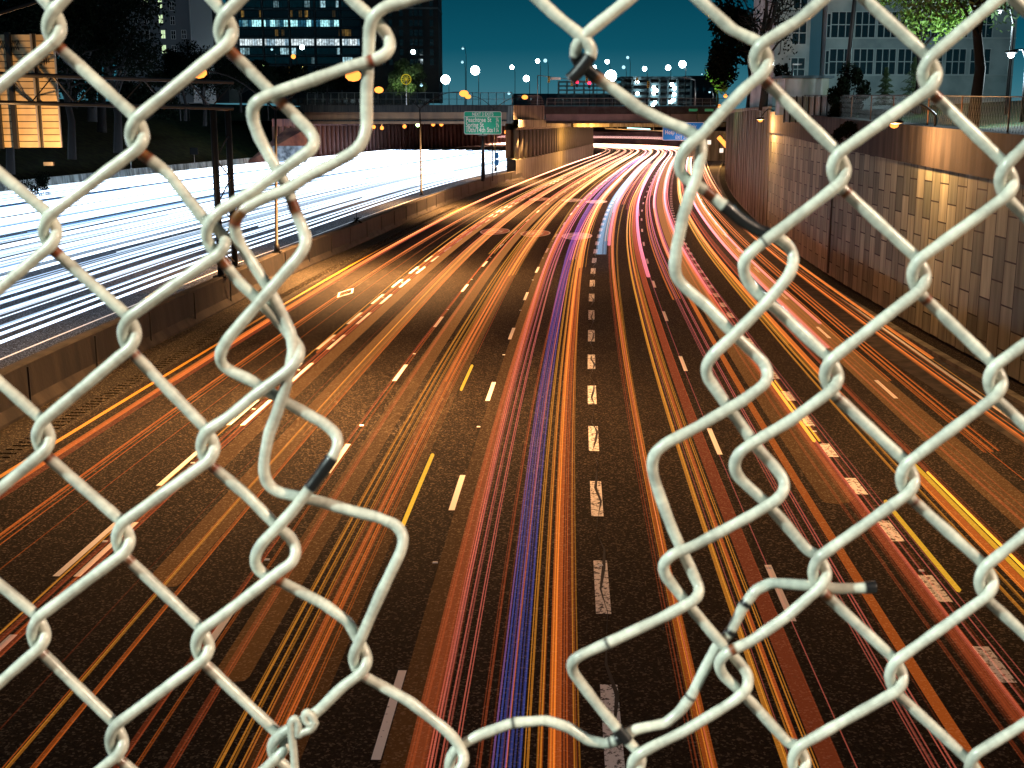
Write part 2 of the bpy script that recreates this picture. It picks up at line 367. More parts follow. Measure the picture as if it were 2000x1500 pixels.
flat_shield(1127, 461, '75', M['shieldblue'], 'bluish oval route shield beside the dotted centre line')
flat_shield(1054, 389, '85', M['shieldred'], 'reddish farther route shield, leftmost of its row')
flat_shield(1117, 391, '75', M['shieldblue'], 'blue farther route shield, middle of its row')
flat_shield(1165, 394, '85', M['shield'], 'pale farther route shield by the dotted line')
# HOV diamond
c = G(675, 572); t = MB()
dm = [(0, 2.0), (.42, 0), (0, -2.0), (-.42, 0)]; di = [(0, 1.5), (.30, 0), (0, -1.5), (-.30, 0)]
t.add([(x, y, 0) for x, y in dm + di], [(0, 4, 5, 1), (1, 5, 6, 2), (2, 6, 7, 3), (3, 7, 4, 0)])
o = t.build('diamond_marking', M['white'], loc=(c.x, c.y, .009)); o.rotation_euler.z = R(-6); o['kind'] = 'structure'
# tar cracks
crk = mat('tar', (.008, .008, .009), .5)
m = MB()
for a in range(60):
    s = 10 + a * 1.2; m.sheet([REF.at(s, .02 + .08 * math.sin(a * 2.1), .0125), REF.at(s + 1.2, .02 + .08 * math.sin((a + 1) * 2.1), .0125)], [REF.at(s, .05 + .05 * math.sin(a * 1.3) + .08 * math.sin(a * 2.1), .0125), REF.at(s + 1.2, .05 + .05 * math.sin((a + 1) * 1.3) + .08 * math.sin((a + 1) * 2.1), .0125)])
for (x, y, x2) in ((570, 890, 720), (620, 760, 960), (250, 1130, 520), (700, 590, 820)):
    pa = resample([G(x, y), G(x2, y - (x2 - x) * .42)], .5); pa = [p + Vector((random.uniform(-.06, .06), random.uniform(-.1, .1), .006)) for p in pa]
    m.sheet(pa, [p + Vector((.015, .05, 0)) for p in pa])
m.build('tar_crack', crk)['kind'] = 'structure'

# ------------------------------------------------------------------ median barrier
m = MB()
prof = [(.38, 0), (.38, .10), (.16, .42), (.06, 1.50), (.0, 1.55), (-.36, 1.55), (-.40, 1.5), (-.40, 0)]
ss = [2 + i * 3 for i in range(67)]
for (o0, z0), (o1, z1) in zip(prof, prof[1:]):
    m.sheet([MED.at(s, o0, z0) for s in ss], [MED.at(s, o1, z1) for s in ss], uv=(z0, z1), mi=2 if z0 == .42 else 0)  # upper face takes the darker material, so its shade is in the colour
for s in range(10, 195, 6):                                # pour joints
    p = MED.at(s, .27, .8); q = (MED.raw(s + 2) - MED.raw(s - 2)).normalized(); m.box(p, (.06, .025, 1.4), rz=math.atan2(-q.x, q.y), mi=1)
tag(m.build('median_barrier', [mat('barrier_concrete', (.035, .03, .024), .85, noise=((.01, .009, .008), 1.1, (1, 1, .12)), bump=(6, .4)), M['black'], M['barshade']]), 'long stained concrete median barrier dividing white and orange traffic', 'barrier')
# weed on the barrier
m = MB()
c = MED.at(MED.at_y(97), -.15, 1.55)
for k in range(16):
    a = random.uniform(0, 6.3); h = random.uniform(.15, .5 if k else 1.6); h = 1.5 if k == 0 else h
    m.tube([c + Vector((random.uniform(-.5, .5) * (k > 0), random.uniform(-.9, .9) * (k > 0), 0)), c + Vector((.05 * math.cos(a), .05, h * .6)), c + Vector((.2 * math.cos(a), .2 * math.sin(a), h))], [.025, .02, .008], 4)
    m.add([c + Vector((0, .0, h * .7)), c + Vector((.25 * math.cos(a), .1, h * .8)), c + Vector((.2 * math.cos(a), .05, h * .9))], [(0, 1, 2)])
tag(m.build('weed', M['leafdark']), 'spindly dark weed growing from the top of the median barrier', 'weed')
# far left barrier
m = MB(); ss = [60 + i * 4 for i in range(52)]
for (o0, z0), (o1, z1) in zip([(.3, .6), (.1, 1.1), (0, 2.1), (-.4, 2.1), (-.4, 0)], [(.1, 1.1), (0, 2.1), (-.4, 2.1), (-.4, 0), (-.4, 0)]):
    m.sheet([FAR.at(s, o0, z0) for s in ss], [FAR.at(s, o1, z1) for s in ss])
tealc = mat('pale_stained_concrete', (.30, .34, .34), .85, noise=((.08, .1, .1), 1.3, (1, 1, .2)))
tag(m.build('roadside_barrier', tealc), 'low streaky blue grey concrete barrier below the dark hillside', 'barrier')
# hillside, left
m = MB()
rows = []
for j in range(14):
    u = j / 13; rw = []
    for i in range(40):
        s = i * 12
        rw.append(FAR.at(s, -.5 - u * 75 - (260 if j == 13 else 0), .3 + 13.8 * (1 - (1 - min(1, u * 1.5)) ** 1.7) + random.uniform(-.2, .2) * (j > 0)))
    rows.append(rw)
for a, b in zip(rows, rows[1:]): m.sheet(a, b, smooth=True)
m.build('hillside', M['grass'])['kind'] = 'structure'
# terrace beyond the bridge and on the right
m = MB()
m.add([(-700, 330, 9.2), (-40, 300, 9.4), (60, 300, 9.6), (700, 330, 9.6), (1200, 1500, 12), (-1200, 1500, 12)], [(0, 1, 2, 3, 4, 5)])
m.build('upper_ground', mat('upper_ground', (.05, .05, .05), .9, noise=((.02, .03, .02), .05)))['kind'] = 'structure'
m = MB()
ss = [i * 6 for i in range(50)]
m.sheet([WALL.at(s, 1.0, 8.6) for s in ss], [WALL.at(s, 9, 9.3) for s in ss]).sheet([WALL.at(s, 9, 9.3) for s in ss], [WALL.at(s, 16, 10.9) for s in ss]).sheet([WALL.at(s, 16, 10.9) for s in ss], [WALL.at(s, 90, 11.5) for s in ss]); m.build('upper_terrace', M['grass'])['kind'] = 'structure'

# ------------------------------------------------------------------ right retaining wall
def topz(s):
    Y = WALL.raw(s).y; return 7.2 + max(0, min(1, (Y - 44) / 56)) * 1.25
t = thing('retaining_wall', 'tall curved panelled retaining wall on the right of the road', 'wall')
ss = [i * 3 for i in range(int(WALL.at_y(106) / 3) + 1)]
m = MB(); lo = [WALL.at(s, 0, .1) for s in ss]; hi = [WALL.at(s, 0, topz(s)) for s in ss]
d = 0; vs = []; us = []
n = len(ss)
for i in range(n - 1):
    l0, l1 = ss[i], ss[i + 1]
    m.add([lo[i], lo[i + 1], hi[i + 1], hi[i]], [(0, 1, 2, 3)], uvs=[((l0, 0), (l1, 0), (l1, topz(l1)), (l0, topz(l0)))])
m.build('panel_face', M['tiles'], t)
m = MB()                                                   # dark stained coping band
for s0, s1 in zip(ss, ss[1:]):
    f = lambda s, o, z: WALL.at(s, o, z)
    z0, z1 = topz(s0) + .003, topz(s1) + .003; k0, k1 = z0 + 1.75, z1 + 1.75
    m.add([f(s0, -.25, z0), f(s1, -.25, z1), f(s1, -.25, k1), f(s0, -.25, k0), f(s0, 1, k0), f(s1, 1, k1), f(s0, .2, z0), f(s1, .2, z1)], [(0, 1, 2, 3), (3, 2, 5, 4), (6, 7, 1, 0)])
m.build('coping', M['darkconc'], t)
m = MB(); st = [WALL.at_y(106) + i * 3 for i in range(55)]
lo = [WALL.at(s, 0, 0) for s in st]; hi = [WALL.at(s, 0, 10.7 + .004 * (s - st[0])) for s in st]; bk = [WALL.at(s, 1, 10.7 + .004 * (s - st[0])) for s in st]
m.sheet(lo, hi, uv=(0, 10)).sheet(hi, bk)
for k, s in enumerate(range(int(st[0]), int(st[-1]), 3)):  # board marked ribs
    m.tube([WALL.at(s + (k % 3) * .4, -.02, .2), WALL.at(s + (k % 3) * .4, -.02, 10.5)], .06, 5)
m.build('concrete_face', M['wallconc'], t)
# bright wall tile cap joint
m = MB(); m.box(WALL.at(WALL.at_y(76), -.06, 4.2), (.12, .2, 8.0)); m.build('expansion_joint', M['black'], t)
# chain link fence on top of the right wall
mesh_m = mat('fence_mesh', (.10, .11, .11), .6, .5)
t = thing('wall_fence', 'tall dark chain link fence with rusty posts on top of the right wall', 'fence')
for k in range(12):
    Y = 43 + k * 5.2; s = WALL.at_y(Y); b = topz(s) + 1.7; p = WALL.at(s, .5, b); z1 = P(1000 + 0, 186 + max(0, (60 - Y) * .25), Y).z
    MB().tube([p, (p.x, p.y, z1)], .035, 6).build('post', mat('rusty_post', (.16, .08, .04), .8) if k == 0 else bpy.data.materials['rusty_post'], t)
m = MB()
def fz(s): return P(1000, 186 + max(0, (60 - WALL.raw(s).y) * .25), WALL.raw(s).y).z
s0, s1 = WALL.at_y(43), WALL.at_y(100)
m.tube([WALL.at(s, .5, fz(s)) for s in [s0 + (s1 - s0) * i / 12 for i in range(13)]], .025, 5)
nn = 190
for k in range(nn):
    s = s0 + (s1 - s0) * k / nn
    for sg in (1, -1):
        a = WALL.at(s, .5, topz(s) + 1.72); h = fz(s) - a.z; q = WALL.at(s + sg * h * .5, .5, fz(s)); 
        if s0 <= s + sg * h * .5 <= s1: m.tube([a, q], .007, 3, cap=False)
m.build('mesh_panel', mesh_m, t)

# ------------------------------------------------------------------ fluted abutment wall under the bridge
t = thing('fluted_abutment', 'curved fluted concrete abutment wall lit orange below the bridge', 'abutment')
sA, sB = MED.at_y(199), MED.d[-1]
ss = [sA + (sB - sA) * i / 44 for i in range(45)]
m = MB(); m.sheet([MED.at(s, .1, 0) for s in ss], [MED.at(s, .1, 3.3) for s in ss]).sheet([MED.at(s, .1, 3.3) for s in ss], [MED.at(s, -1.6, 3.6) for s in ss])
m.sheet([MED.at(s, -1.6, 3.6) for s in ss], [MED.at(s, -1.6, 9) for s in ss]); m.build('wall', M['wallconc'], t)
cm = MB().tube([(0, 0, 3.2), (0, 0, 8.3)], .42, 8).mesh('flute'); cm.materials.append(M['wallconc'])
nf = 34
for k in range(nf):
    p = MED.at(sA + (sB - sA) * (k + .5) / nf, -.3, 0); link('column', cm, None, t, (p.x, p.y, 0))
m = MB()
for (o0, z0), (o1, z1) in (((.0, 8.0), (.5, 8.4)), ((.5, 8.4), (.5, 9.6)), ((.5, 9.6), (-2, 9.6)), ((-2, 8.0), (0, 8.0))):
    m.sheet([MED.at(s, o0, z0) for s in ss], [MED.at(s, o1, z1) for s in ss])
m.build('cap_beam', M['wallconc'], t)
m = MB(); p0 = P(1003, 300, 202); p1 = P(1063, 300, 226)
m.add([(p0.x, p0.y, 8.6), (p1.x, p1.y, 8.6), (p1.x, p1.y, 12.1), (p0.x, p0.y, 11.85), (p0.x - 2, p0.y + 14, 8.6), (p1.x - 2, p1.y + 14, 8.6), (p1.x - 2, p1.y + 14, 12.1), (p0.x - 2, p0.y + 14, 11.85)],
    [(0, 1, 2, 3), (3, 2, 6, 7), (1, 5, 6, 2), (0, 3, 7, 4), (0, 4, 5, 1)]); m.build('end_block', M['stained'], t)
m = MB(); q0 = P(992, 300, 204); m.box((q0.x + .9, q0.y + 6, 4.3), (2.2, 12, 8.4)); m.build('end_pier', M['darkconc'], t)
# brown ribbed wall behind the white carriageway
t = thing('ribbed_abutment', 'reddish brown ribbed abutment wall behind the white light trails', 'abutment')
brown = mat('brown_concrete', (.20, .10, .08), .85, noise=((.07, .03, .04), .5, (1, 1, .2)))
sa, sb = FAR.at_y(262), FAR.d[-1]; ss = [sa + (sb - sa) * i / 50 for i in range(51)]
m = MB(); m.sheet([FAR.at(s, .6, .5) for s in ss], [FAR.at(s, .6, 9.8) for s in ss]); m.build('wall', brown, t)
rb = MB().tube([(0, 0, .5), (0, 0, 8.2)], .5, 6).mesh('rib'); rb.materials.append(brown)
for k in range(60):
    p = FAR.at(sa + (sb - sa) * k / 60, 1.0); link('rib', rb, None, t, (p.x, p.y, 0))
m = MB()                                                   # sloped wing wall and stair on the hillside
a = P(480, 318, 250); b = P(560, 250, 262); c_ = P(600, 250, 262); d_ = P(600, 318, 258)
m.add([a, d_, c_, b, a + Vector((0, 1.2, 0)), d_ + Vector((0, 1.2, 0)), c_ + Vector((0, 1.2, 0)), b + Vector((0, 1.2, 0))], [(0, 1, 2, 3), (3, 2, 6, 7), (0, 3, 7, 4)])
m.build('wing_wall', brown, t)
g1 = MB(); a = P(540, 316, 248); g1.box((a.x + 2.6, a.y, a.z + 1.5), (6.5, .1, 3.2)); 
g1.build('painted_patch', mat('paint_patch', (.55, .6, .65), .7, noise=((.12, .14, .16), 1.1)), t)

EMB = Path([(54, 296), (64, 350), (67, 400), (60, 455), (30, 492), (-20, 520), (-90, 535)])
m = MB(); ss = [i * 6 for i in range(int(EMB.d[-1] / 6))]
m.sheet([EMB.at(s, 0, 0) for s in ss], [EMB.at(s, 0, 5.2) for s in ss], uv=(0, 5)).sheet([EMB.at(s, 0, 5.2) for s in ss], [EMB.at(s, 30, 9.0) for s in ss])
tag(m.build('curved_embankment', mat('purple_concrete', (.16, .12, .14), .9, noise=((.09, .06, .08), .2, (1, 1, .3)))), 'curved retaining embankment seen beneath the bridge beyond the bend', 'embankment')
# ------------------------------------------------------------------ road bridge
t = thing('road_bridge', 'dark road bridge with brown girders crossing the motorway', 'bridge')
def span(name, x0, Y0, x1, Y1, ya, yb, dep, m_, inset=0):
    ps = []
    for (x, Y) in ((x0, Y0 + inset), (x1, Y1 + inset)):
        for y in (yb, ya): ps.append(P(x, y, Y))
    a, b, c, d = ps[0], ps[1], ps[3], ps[2]               # lower-left, upper-left, upper-right, lower-right
    o = Vector((0, dep, 0)); mm = MB(); mm.add([a, d, c, b, a + o, d + o, c + o, b + o], [(0, 1, 2, 3), (3, 2, 6, 7), (4, 7, 6, 5), (0, 4, 5, 1), (0, 3, 7, 4), (1, 5, 6, 2)])
    return mm.build(name, m_, t)
span('parapet', 586, 283, 1004, 207, 205, 219, 25, M['darkconc'])
span('girder', 595, 283, 1000, 208, 219.3, 242, 20, M['girder'], .8)
span('ledge', 595, 283, 1000, 208, 234, 237, .4, M['darkconc'], .3)
span('parapet', 1064, 228, 1425, 262, 207, 222.5, 20, M['parapet'])
span('girder', 1066, 228, 1425, 262, 222.8, 237, 18, M['bluegirder'], .9)
span('girder', 1066, 228, 1425, 262, 237.3, 241, 18, M['parapet'], .5)  # dark strip painted in as the shadow below the right girder
span('girder', 1120, 250, 1430, 285, 241, 248, 10, M['wallconc'], 2)
m = MB(); a = P(1182, 251, 262); b = P(1300, 256, 262); m.tube([a, b], .12, 6)
for k in range(6): c = a.lerp(b, k / 5); m.tube([c, c + Vector((0, 0, 1.0))], .06, 4)
m.build('under_rail', M['galv'], t)
lite = emit('under_bridge_tube', (.5, 1, .9), 3); m = MB(); m.tube([P(1225, 250, 245), P(1270, 252.5, 245)], .13, 6); m.build('tube_light', lite, t)
for x in (1354, 1385):
    p = P(x, 215, 248); me = MB().box(p, (1.7, .06, .5)).mesh('name_plate'); link('name_plate', me, M['green'], t)
# bridge fences
def rail_fence(label, x0, Y0, x1, Y1, y0, y1, n, curl=False):
    f = thing('bridge_fence', label, 'fence', group=None)
    mm = MB(); pa = [P(x0 + (x1 - x0) * k / n, y1, Y0 + (Y1 - Y0) * k / n) for k in range(n + 1)]; pb = [P(x0 + (x1 - x0) * k / n, y0, Y0 + (Y1 - Y0) * k / n) for k in range(n + 1)]
    for a, b in zip(pa, pb):
        MB().tube([a, b], .07, 5).build('post', M['galv'], f)
    mm.tube(pb, .05, 5).tube([a.lerp(b, .5) for a, b in zip(pa, pb)], .035, 4)
    for a, b, c, d in zip(pa, pa[1:], pb, pb[1:]):
        for k in range(8):
            u = k / 8; mm.tube([a.lerp(b, u), c.lerp(d, u)], .012, 3, cap=False)
    mm.build('mesh', M['galv'], f); return f
rail_fence('grey mesh fence along the left half of the bridge', 600, 282, 1000, 208, 181, 206, 26)
rail_fence('low mesh fence along the right half of the bridge', 1068, 229, 1420, 261, 192, 207.5, 22)
# clear rounded screen on the pier
m = MB()
for k in range(10):
    a = math.pi * k / 18; m.tube([P(1010, 206 - 20 * math.sin(a) * .98, 214) + Vector((4.6 * 0, 0, 0)), P(1052 + 10 * math.cos(a), 206 - 20 * math.sin(a), 214)], .03, 4)
tag(m.build('curved_screen', M['galv']), 'curved grey mesh screen at the bridge end above the fluted wall', 'screen')

# ------------------------------------------------------------------ lamps
sod = emit('sodium_lamp', (1, .30, .05), 2.6); ledm = emit('white_lamp', (.75, .95, 1), 30); leds = emit('cyan_lamp', (.45, .85, 1), 1.5); grn = emit('green_lamp', (.6, 1, .35), 12); yel = emit('yellow_lamp', (.95, 1, .3), 8)
sodc = (1, .47, .17)
def plight(name, loc, col, W, r=.15, parent=None, spot=None):
    l = bpy.data.lights.new(name, 'SPOT' if spot else 'POINT'); l.color = col; l.energy = W; l.shadow_soft_size = r
    if spot: l.spot_size = R(spot); l.spot_blend = 1
    o = bpy.data.objects.new(name, l); COL.link(o); o.location = loc
    if parent: o.parent = parent
    return o
def cobra(parent, base, top, tip, m_, W=0, col=sodc, r=.5, pole=None, cone=128):
    arm = []
    for k in range(9):
        u = k / 8; arm.append(Vector(top).lerp(Vector(tip), u) + Vector((0, 0, 1.1 * math.sin(u * math.pi) * .55)))
    MB().tube(arm, [.06 - .003 * k for k in range(9)], 6).build('arm', M['dark'], parent)
    h = MB().ball(tip, .42, 10, sz=.28).box(Vector(tip) + Vector((0, 0, .07)), (.5, .3, .1)).build('lamp_head', M['dark'], parent)
    MB().ball(Vector(tip) - Vector((0, 0, .14)), r, 10, sz=.7).build('bulb', m_, h)
    if W: plight('lamp_light', Vector(tip) - Vector((0, 0, .5)), col, W, .2, parent, spot=cone)
def median_pole(px, ybase, ytop, tips, label, Ws, z=1.55, grp='twin arm lamps on the median barrier'):
    b = G(px, ybase, z); Y = b.y; tp = P(px - 3, ytop, Y)
    t = thing('street_lamp', label, 'street lamp', (0, 0, 0), group=grp)
    MB().tube([b, b + Vector((0, 0, .5)), b + Vector((0, 0, .52)), tp], [.19, .17, .11, .07], 8).build('pole', M['dark'], t)
    MB().box(b + Vector((0, 0, .03)), (.5, .5, .06)).build('base_plate', M['dark'], t)
    for (x, y), W in zip(tips, Ws):
        tip = P(x, y, Y); cobra(t, b, tp, tip, sod, W)
    return t
median_pole(541, 493, 215, [(388, 137), (690, 143)], 'dark twin arm street lamp standing nearest on the median barrier', (500, 125000))
median_pole(823, 381, 212, [(740, 173), (906, 180)], 'twin arm street lamp in the middle of the median barrier', (8000, 110000))
median_pole(968, 334, 214, [(914, 187), (1025, 188)], 'farthest twin arm street lamp, behind the green sign', (8000, 110000))
# the pole just outside the left edge
t = thing('street_lamp', 'twin arm street lamp on the median barrier just left of the view', 'street lamp', group='twin arm lamps on the median barrier')
b = MED.at(MED.at_y(36), -.18, 1.55); MB().tube([b, b + Vector((0, 0, 10.4))], [.18, .07], 8).build('pole', M['dark'], t)
cobra(t, b, b + Vector((0, 0, 10.4)), b + Vector((10.2, 4, 12.6)), sod, 60000, cone=130); cobra(t, b, b + Vector((0, 0, 10.4)), b + Vector((-4.6, 0, 12.0)), sod, 0)
# orange lamps reaching over the road from the right wall
def wall_lamp(px, py, Y, side, W, label, s_off=.4):
    tip = P(px, py, Y); s = WALL.at_y(Y + 1); b = WALL.at(s, s_off, topz(s) + 1.2)
    t = thing('wall_lamp', label, 'lamp', group='orange lamps on the right wall')
    MB().tube([b, b + Vector((0, 0, max(.4, tip.z - b.z + .3)))], .06, 6).build('pole', M['dark'], t)
    top = b + Vector((0, 0, max(.4, tip.z - b.z + .3)))
    cobra(t, b, top, tip, sod, W, r=.2, cone=None)
wall_lamp(1747, 238, 55, 1, 2600, 'orange arm lamp in front of the fence on the right wall')
wall_lamp(1485, 232, 106, 1, 2600, 'small orange arm lamp near the dark trees on the wall')
p = WALL.at(WALL.at_y(31), -.6, 11.2)
t = thing('wall_lamp', 'orange arm lamp on the right wall just outside the view', 'lamp', group='orange lamps on the right wall')
cobra(t, p, p + Vector((2.4, 0, 0)), p + Vector((-2.6, 1, .2)), sod, 9000, r=.2)
MB().tube([p + Vector((2.4, 0, -1)), p + Vector((2.4, 0, 0))], .06, 6).build('pole', M['dark'], t)
def city_lamp(px, py, Y, m_, r, label, grp, W=0, col=(1, 1, 1), yb=205, pole=True, two=None):
    tip = P(px, py, Y); t = thing('street_lamp', label, 'street lamp', (tip.x, tip.y, 9.4), group=grp); hz = tip.z - 9.4
    if pole: MB().tube([(.9, 0, 0), (.9, 0, hz * .9), (.6, 0, hz + .25), (.1, 0, hz + .2)], [.12, .09, .06, .05], 6).build('pole', M['dark'], t)
    h = MB().ball((0, 0, hz + .1), .35 + r * .2, 8, sz=.3).build('lamp_head', M['dark'], t)
    MB().ball((0, 0, hz - .05), r, 10).build('bulb', m_, h)
    if W: plight('lamp_light', (0, 0, hz - 1), col, W, .3, t)
    return t
WC = (.8, .95, 1)
lamps = [(870, 155, 330, ledm, 1.7, 'very bright white street lamp left of the two orange ones', 30000), (928, 137, 330, ledm, 1.7, 'very bright white street lamp high over the green sign', 20000),
 (1193, 148, 330, ledm, 2.2, 'brightest white street lamp above the middle of the bridge', 30000), (1000, 131, 380, ledm, .9, 'white lamp alone in the sky left of the twin heads', 0),
 (1028, 153, 340, ledm, 1.2, 'blue white lamp directly above an orange lamp', 0), (1050, 119, 380, ledm, .9, 'left head of a pair of white lamps', 0), (1065, 118, 380, ledm, .8, 'right head of a pair of white lamps', 0),
 (904, 94, 360, ledm, .5, 'small white lamp at the end of a high curved arm', 0), (903, 121, 400, ledm, .6, 'small white lamp left of the bright high lamp', 0), (807, 101, 360, ledm, .9, 'white lamp in front of the dark brown tower', 0),
 (797, 121, 390, ledm, .5, 'small white lamp just below another at the dark tower', 0), (1186, 120, 400, ledm, 1.0, 'blue white lamp just above the brightest lamp', 0), (1161, 131, 400, ledm, .9, 'white lamp up left of the brightest lamp', 0),
 (1218, 131, 400, ledm, .8, 'white lamp up right of the brightest lamp', 0), (1226, 112, 420, ledm, .7, 'small white lamp highest right of the brightest one', 0), (1259, 134, 400, ledm, 1.0, 'white lamp on a short pole over the car park', 0),
 (1305, 132, 400, ledm, 1.2, 'blue white lamp above the right of the car park', 0), (1333, 125, 320, ledm, 1.3, 'bright white lamp on a bent arm near the trees', 12000), (1371, 144, 420, ledm, .4, 'tiny white lamp beside the green lit tree', 0),
 (590, 92, 340, ledm, .9, 'white lamp before the office block, beside the orange one', 0), (531, 96, 360, ledm, .5, 'dim white lamp low before the office block', 0), (511, 130, 260, grn, .9, 'green tinted lamp among the dark hillside trees', 9000),
 (573, 110, 300, sod, .8, 'orange lamp on a tall thin pole before the office block', 0), (590, 130, 320, yel, .6, 'yellow lamp right of the green one', 0), (353, 94, 240, sod, .4, 'tiny orange lamp before the left flats', 0), (337, 147, 210, sod, .8, 'orange lamp with long arm left of the gantry tower', 0),
 (994, 182, 300, ledm, .5, 'small white lamp on the bridge left of the orange one', 0), (823, 166, 300, ledm, .5, 'small white lamp behind the bridge fence by the yellow wheel', 0), (1146, 151, 350, ledm, .4, 'small white lamp by the traffic signals', 0),
 (1386, 179, 300, ledm, .4, 'small white lamp at the foot of the green lit tree', 3000), (1417, 187, 250, sod, .55, 'upper orange lamp at the right bridge end', 0), (1405, 207, 240, sod, .55, 'lower orange lamp at the right bridge end', 2500),
 (1953, 22, 80, ledm, .12, 'small cyan white lamp at the top right among branches', 6000), (1975, 105, 70, ledm, .26, 'bright cyan white lamp at the right edge by the big tree', 22000), (1394, 134, 420, sod, .01, None, 0)]
for (x, y, Y, m_, r, lab, W) in lamps:
    if lab: city_lamp(x, y, Y, leds if (m_ is ledm and r < .85 and Y > 200) else m_, r * .70, lab, 'street lamps of the city beyond', W * .22, WC if m_ is not sod else sodc)
# lamps under the bridge
for k, (x, y, m_, W) in enumerate([(730, 248, sod, 0), (746, 250, sod, 7000), (790, 247, sod, 7000), (816, 244, grn, 0), (846, 243, sod, 7000), (862, 243, sod, 0), (944, 255, sod, 0), (989, 258, sod, 3000)]):
    Y = 262 if x < 900 else 235; p = P(x, y, Y); t = thing('underpass_lamp', ['first', 'second', 'third', 'fourth, green', 'fifth', 'sixth', 'seventh', 'last'][k] + ' lamp from the left under the bridge', 'lamp', p, group='lamps under the left half of the bridge')
    MB().box((0, .1, .55), (.12, .12, .9)).build('bracket', M['dark'], t); MB().ball((0, 0, 0), .42, 8).build('bulb', m_, t)
    if W: plight('lamp_light', (0, -1.5, 0), sodc, W, .3, t)
p = P(1414, 276, 262); t = thing('underpass_lamp', 'bright long orange lamp on the right wall beneath the bridge', 'lamp', p)
MB().box((0, 0, 1), (.6, .4, 1.2)).build('housing', M['dark'], t); MB().tube([(-1.2, 0, .9), (.8, 0, -1.2)], .45, 8).build('bulb', sod, t); plight('lamp_light', (-2.5, -1, 0), (1, .5, .15), 7000, .5, t)
for x in (1120, 1095, 1160):
    p = P(x, 262, 250) ; s = MED.at_y(p.y)
t = thing('underpass_lamp', 'hidden orange lamp beneath the bridge facing the fluted wall', 'lamp', P(1195, 252, 255))
MB().box((0, 0, .3), (.6, .4, .2)).build('housing', M['dark'], t); plight('lamp_light', (-3, -2, -1.5), (1, .45, .1), 14000, .5, t)

# ------------------------------------------------------------------ signs
def sign_text(parent, s, x, z, size, align='LEFT', m_=None, y=-.06, nar=.72):
    me = text_mesh(s, size, .004, align); me.transform(Matrix.Diagonal((nar, 1, 1, 1))); me.transform(Matrix.Rotation(R(90), 4, 'X')); return link('lettering', me, m_ or M['signwhite'], parent, (x, y, z))
def panel(w_, h_, rad, y=0, th=.05):
    pts = []
    for cx, cz, a0 in ((w_ / 2 - rad, h_ / 2 - rad, 0), (-w_ / 2 + rad, h_ / 2 - rad, 90), (-w_ / 2 + rad, -h_ / 2 + rad, 180), (w_ / 2 - rad, -h_ / 2 + rad, 270)):
        for k in range(5): a = R(a0 + 22.5 * k); pts.append((cx + rad * math.cos(a), cz + rad * math.sin(a)))
    n = len(pts); vs = [(x, y, z) for x, z in pts] + [(x, y + th, z) for x, z in pts]
    return MB().add(vs, [tuple(range(n))[::-1], tuple(range(n, 2 * n))] + [(k, (k + 1) % n, n + (k + 1) % n, n + k) for k in range(n)])
Y = 166; u = Y / F; c = P(943, 240, Y)
t = thing('motorway_sign', 'green exit distance sign listing three streets on the median', 'road sign', c)
panel(72 * u, 43 * u, .25).build('border', M['signwhite'], t); gp = panel(70 * u, 41 * u, .2, -.02).build('panel', M['green'], t)
sign_text(t, 'NEXT 3 EXITS', 0, 16 * u, .6, 'CENTER'); MB().box((0, -.025, 11.4 * u), (70 * u, .012, .06)).build('divider', M['signwhite'], t)
for z, a, b_ in ((5.5, 'Peachtree St', '\u00bc'), (-4.0, 'Spring St', '\u00bd'), (-13.5, '10th/14th Sts', '1\u00bc')):
    sign_text(t, a, -32.5 * u, z * u, .86); sign_text(t, b_, 31.5 * u, z * u, .8, 'RIGHT')
bz = 1.55 - c.z
MB().tube([(0, .1, bz), (0, .1, bz + 4.5), (0, .1, -20 * u)], [.3, .17, .13], 8).build('post', M['dark'], t)
MB().tube([(1.25, .12, bz), (1.25, .12, -20 * u)], .08, 6).build('post', M['dark'], t)
MB().box((0, -1.6, -23 * u), (1.2, .25, .15)).box((0, -.8, -23.5 * u), (.08, 1.6, .06)).build('fill_light', M['dark'], t); plight('lamp_light', (0, -3.2, -18 * u), (.9, 1, .95), 130, .3, t)  # light and its fixture added to brighten the green sign
# thin marker sign
c = P(970, 318, 150); t = thing('marker_sign', 'small stacked teal marker sign behind the green exit sign post', 'road sign', P(970, 342, 150))
MB().tube([(0, 0, 0), (0, 0, 2.4)], .03, 5).build('post', M['dark'], t)
for k in range(2): MB().box((0, -.04, 1.5 + .85 * k), (.5, .03, .7)).build('plate', M['blue'], t)
Y = 224; u = Y / F; c = P(1334.5, 256.5, Y)
t = thing('motorway_sign', 'blue hospital and university exit sign under the right half of the bridge', 'road sign', c)
panel(79 * u, 34 * u, .2).build('border', M['signwhite'], t); panel(77 * u, 32 * u, .17, -.02).build('panel', M['blue'], t)
sign_text(t, 'Emory Univ', 4 * u, 9 * u, 1.05, 'CENTER'); sign_text(t, 'Hosp Midtown', -35 * u, -2 * u, 1.05); sign_text(t, 'EXIT 249D', 0, -11.5 * u, .8, 'CENTER')
MB().tube([(-2.4, .2, 0), (-2.4, .2, 3.6)], .1, 5).tube([(2.4, .2, 0), (2.4, .2, 3.6)], .1, 5).build('hanger', M['dark'], t)
plight('lamp_light', (0, -3.5, -10 * u), (.8, .9, 1), 210, .3, t)  # bare light added to brighten the blue sign, no lamp there
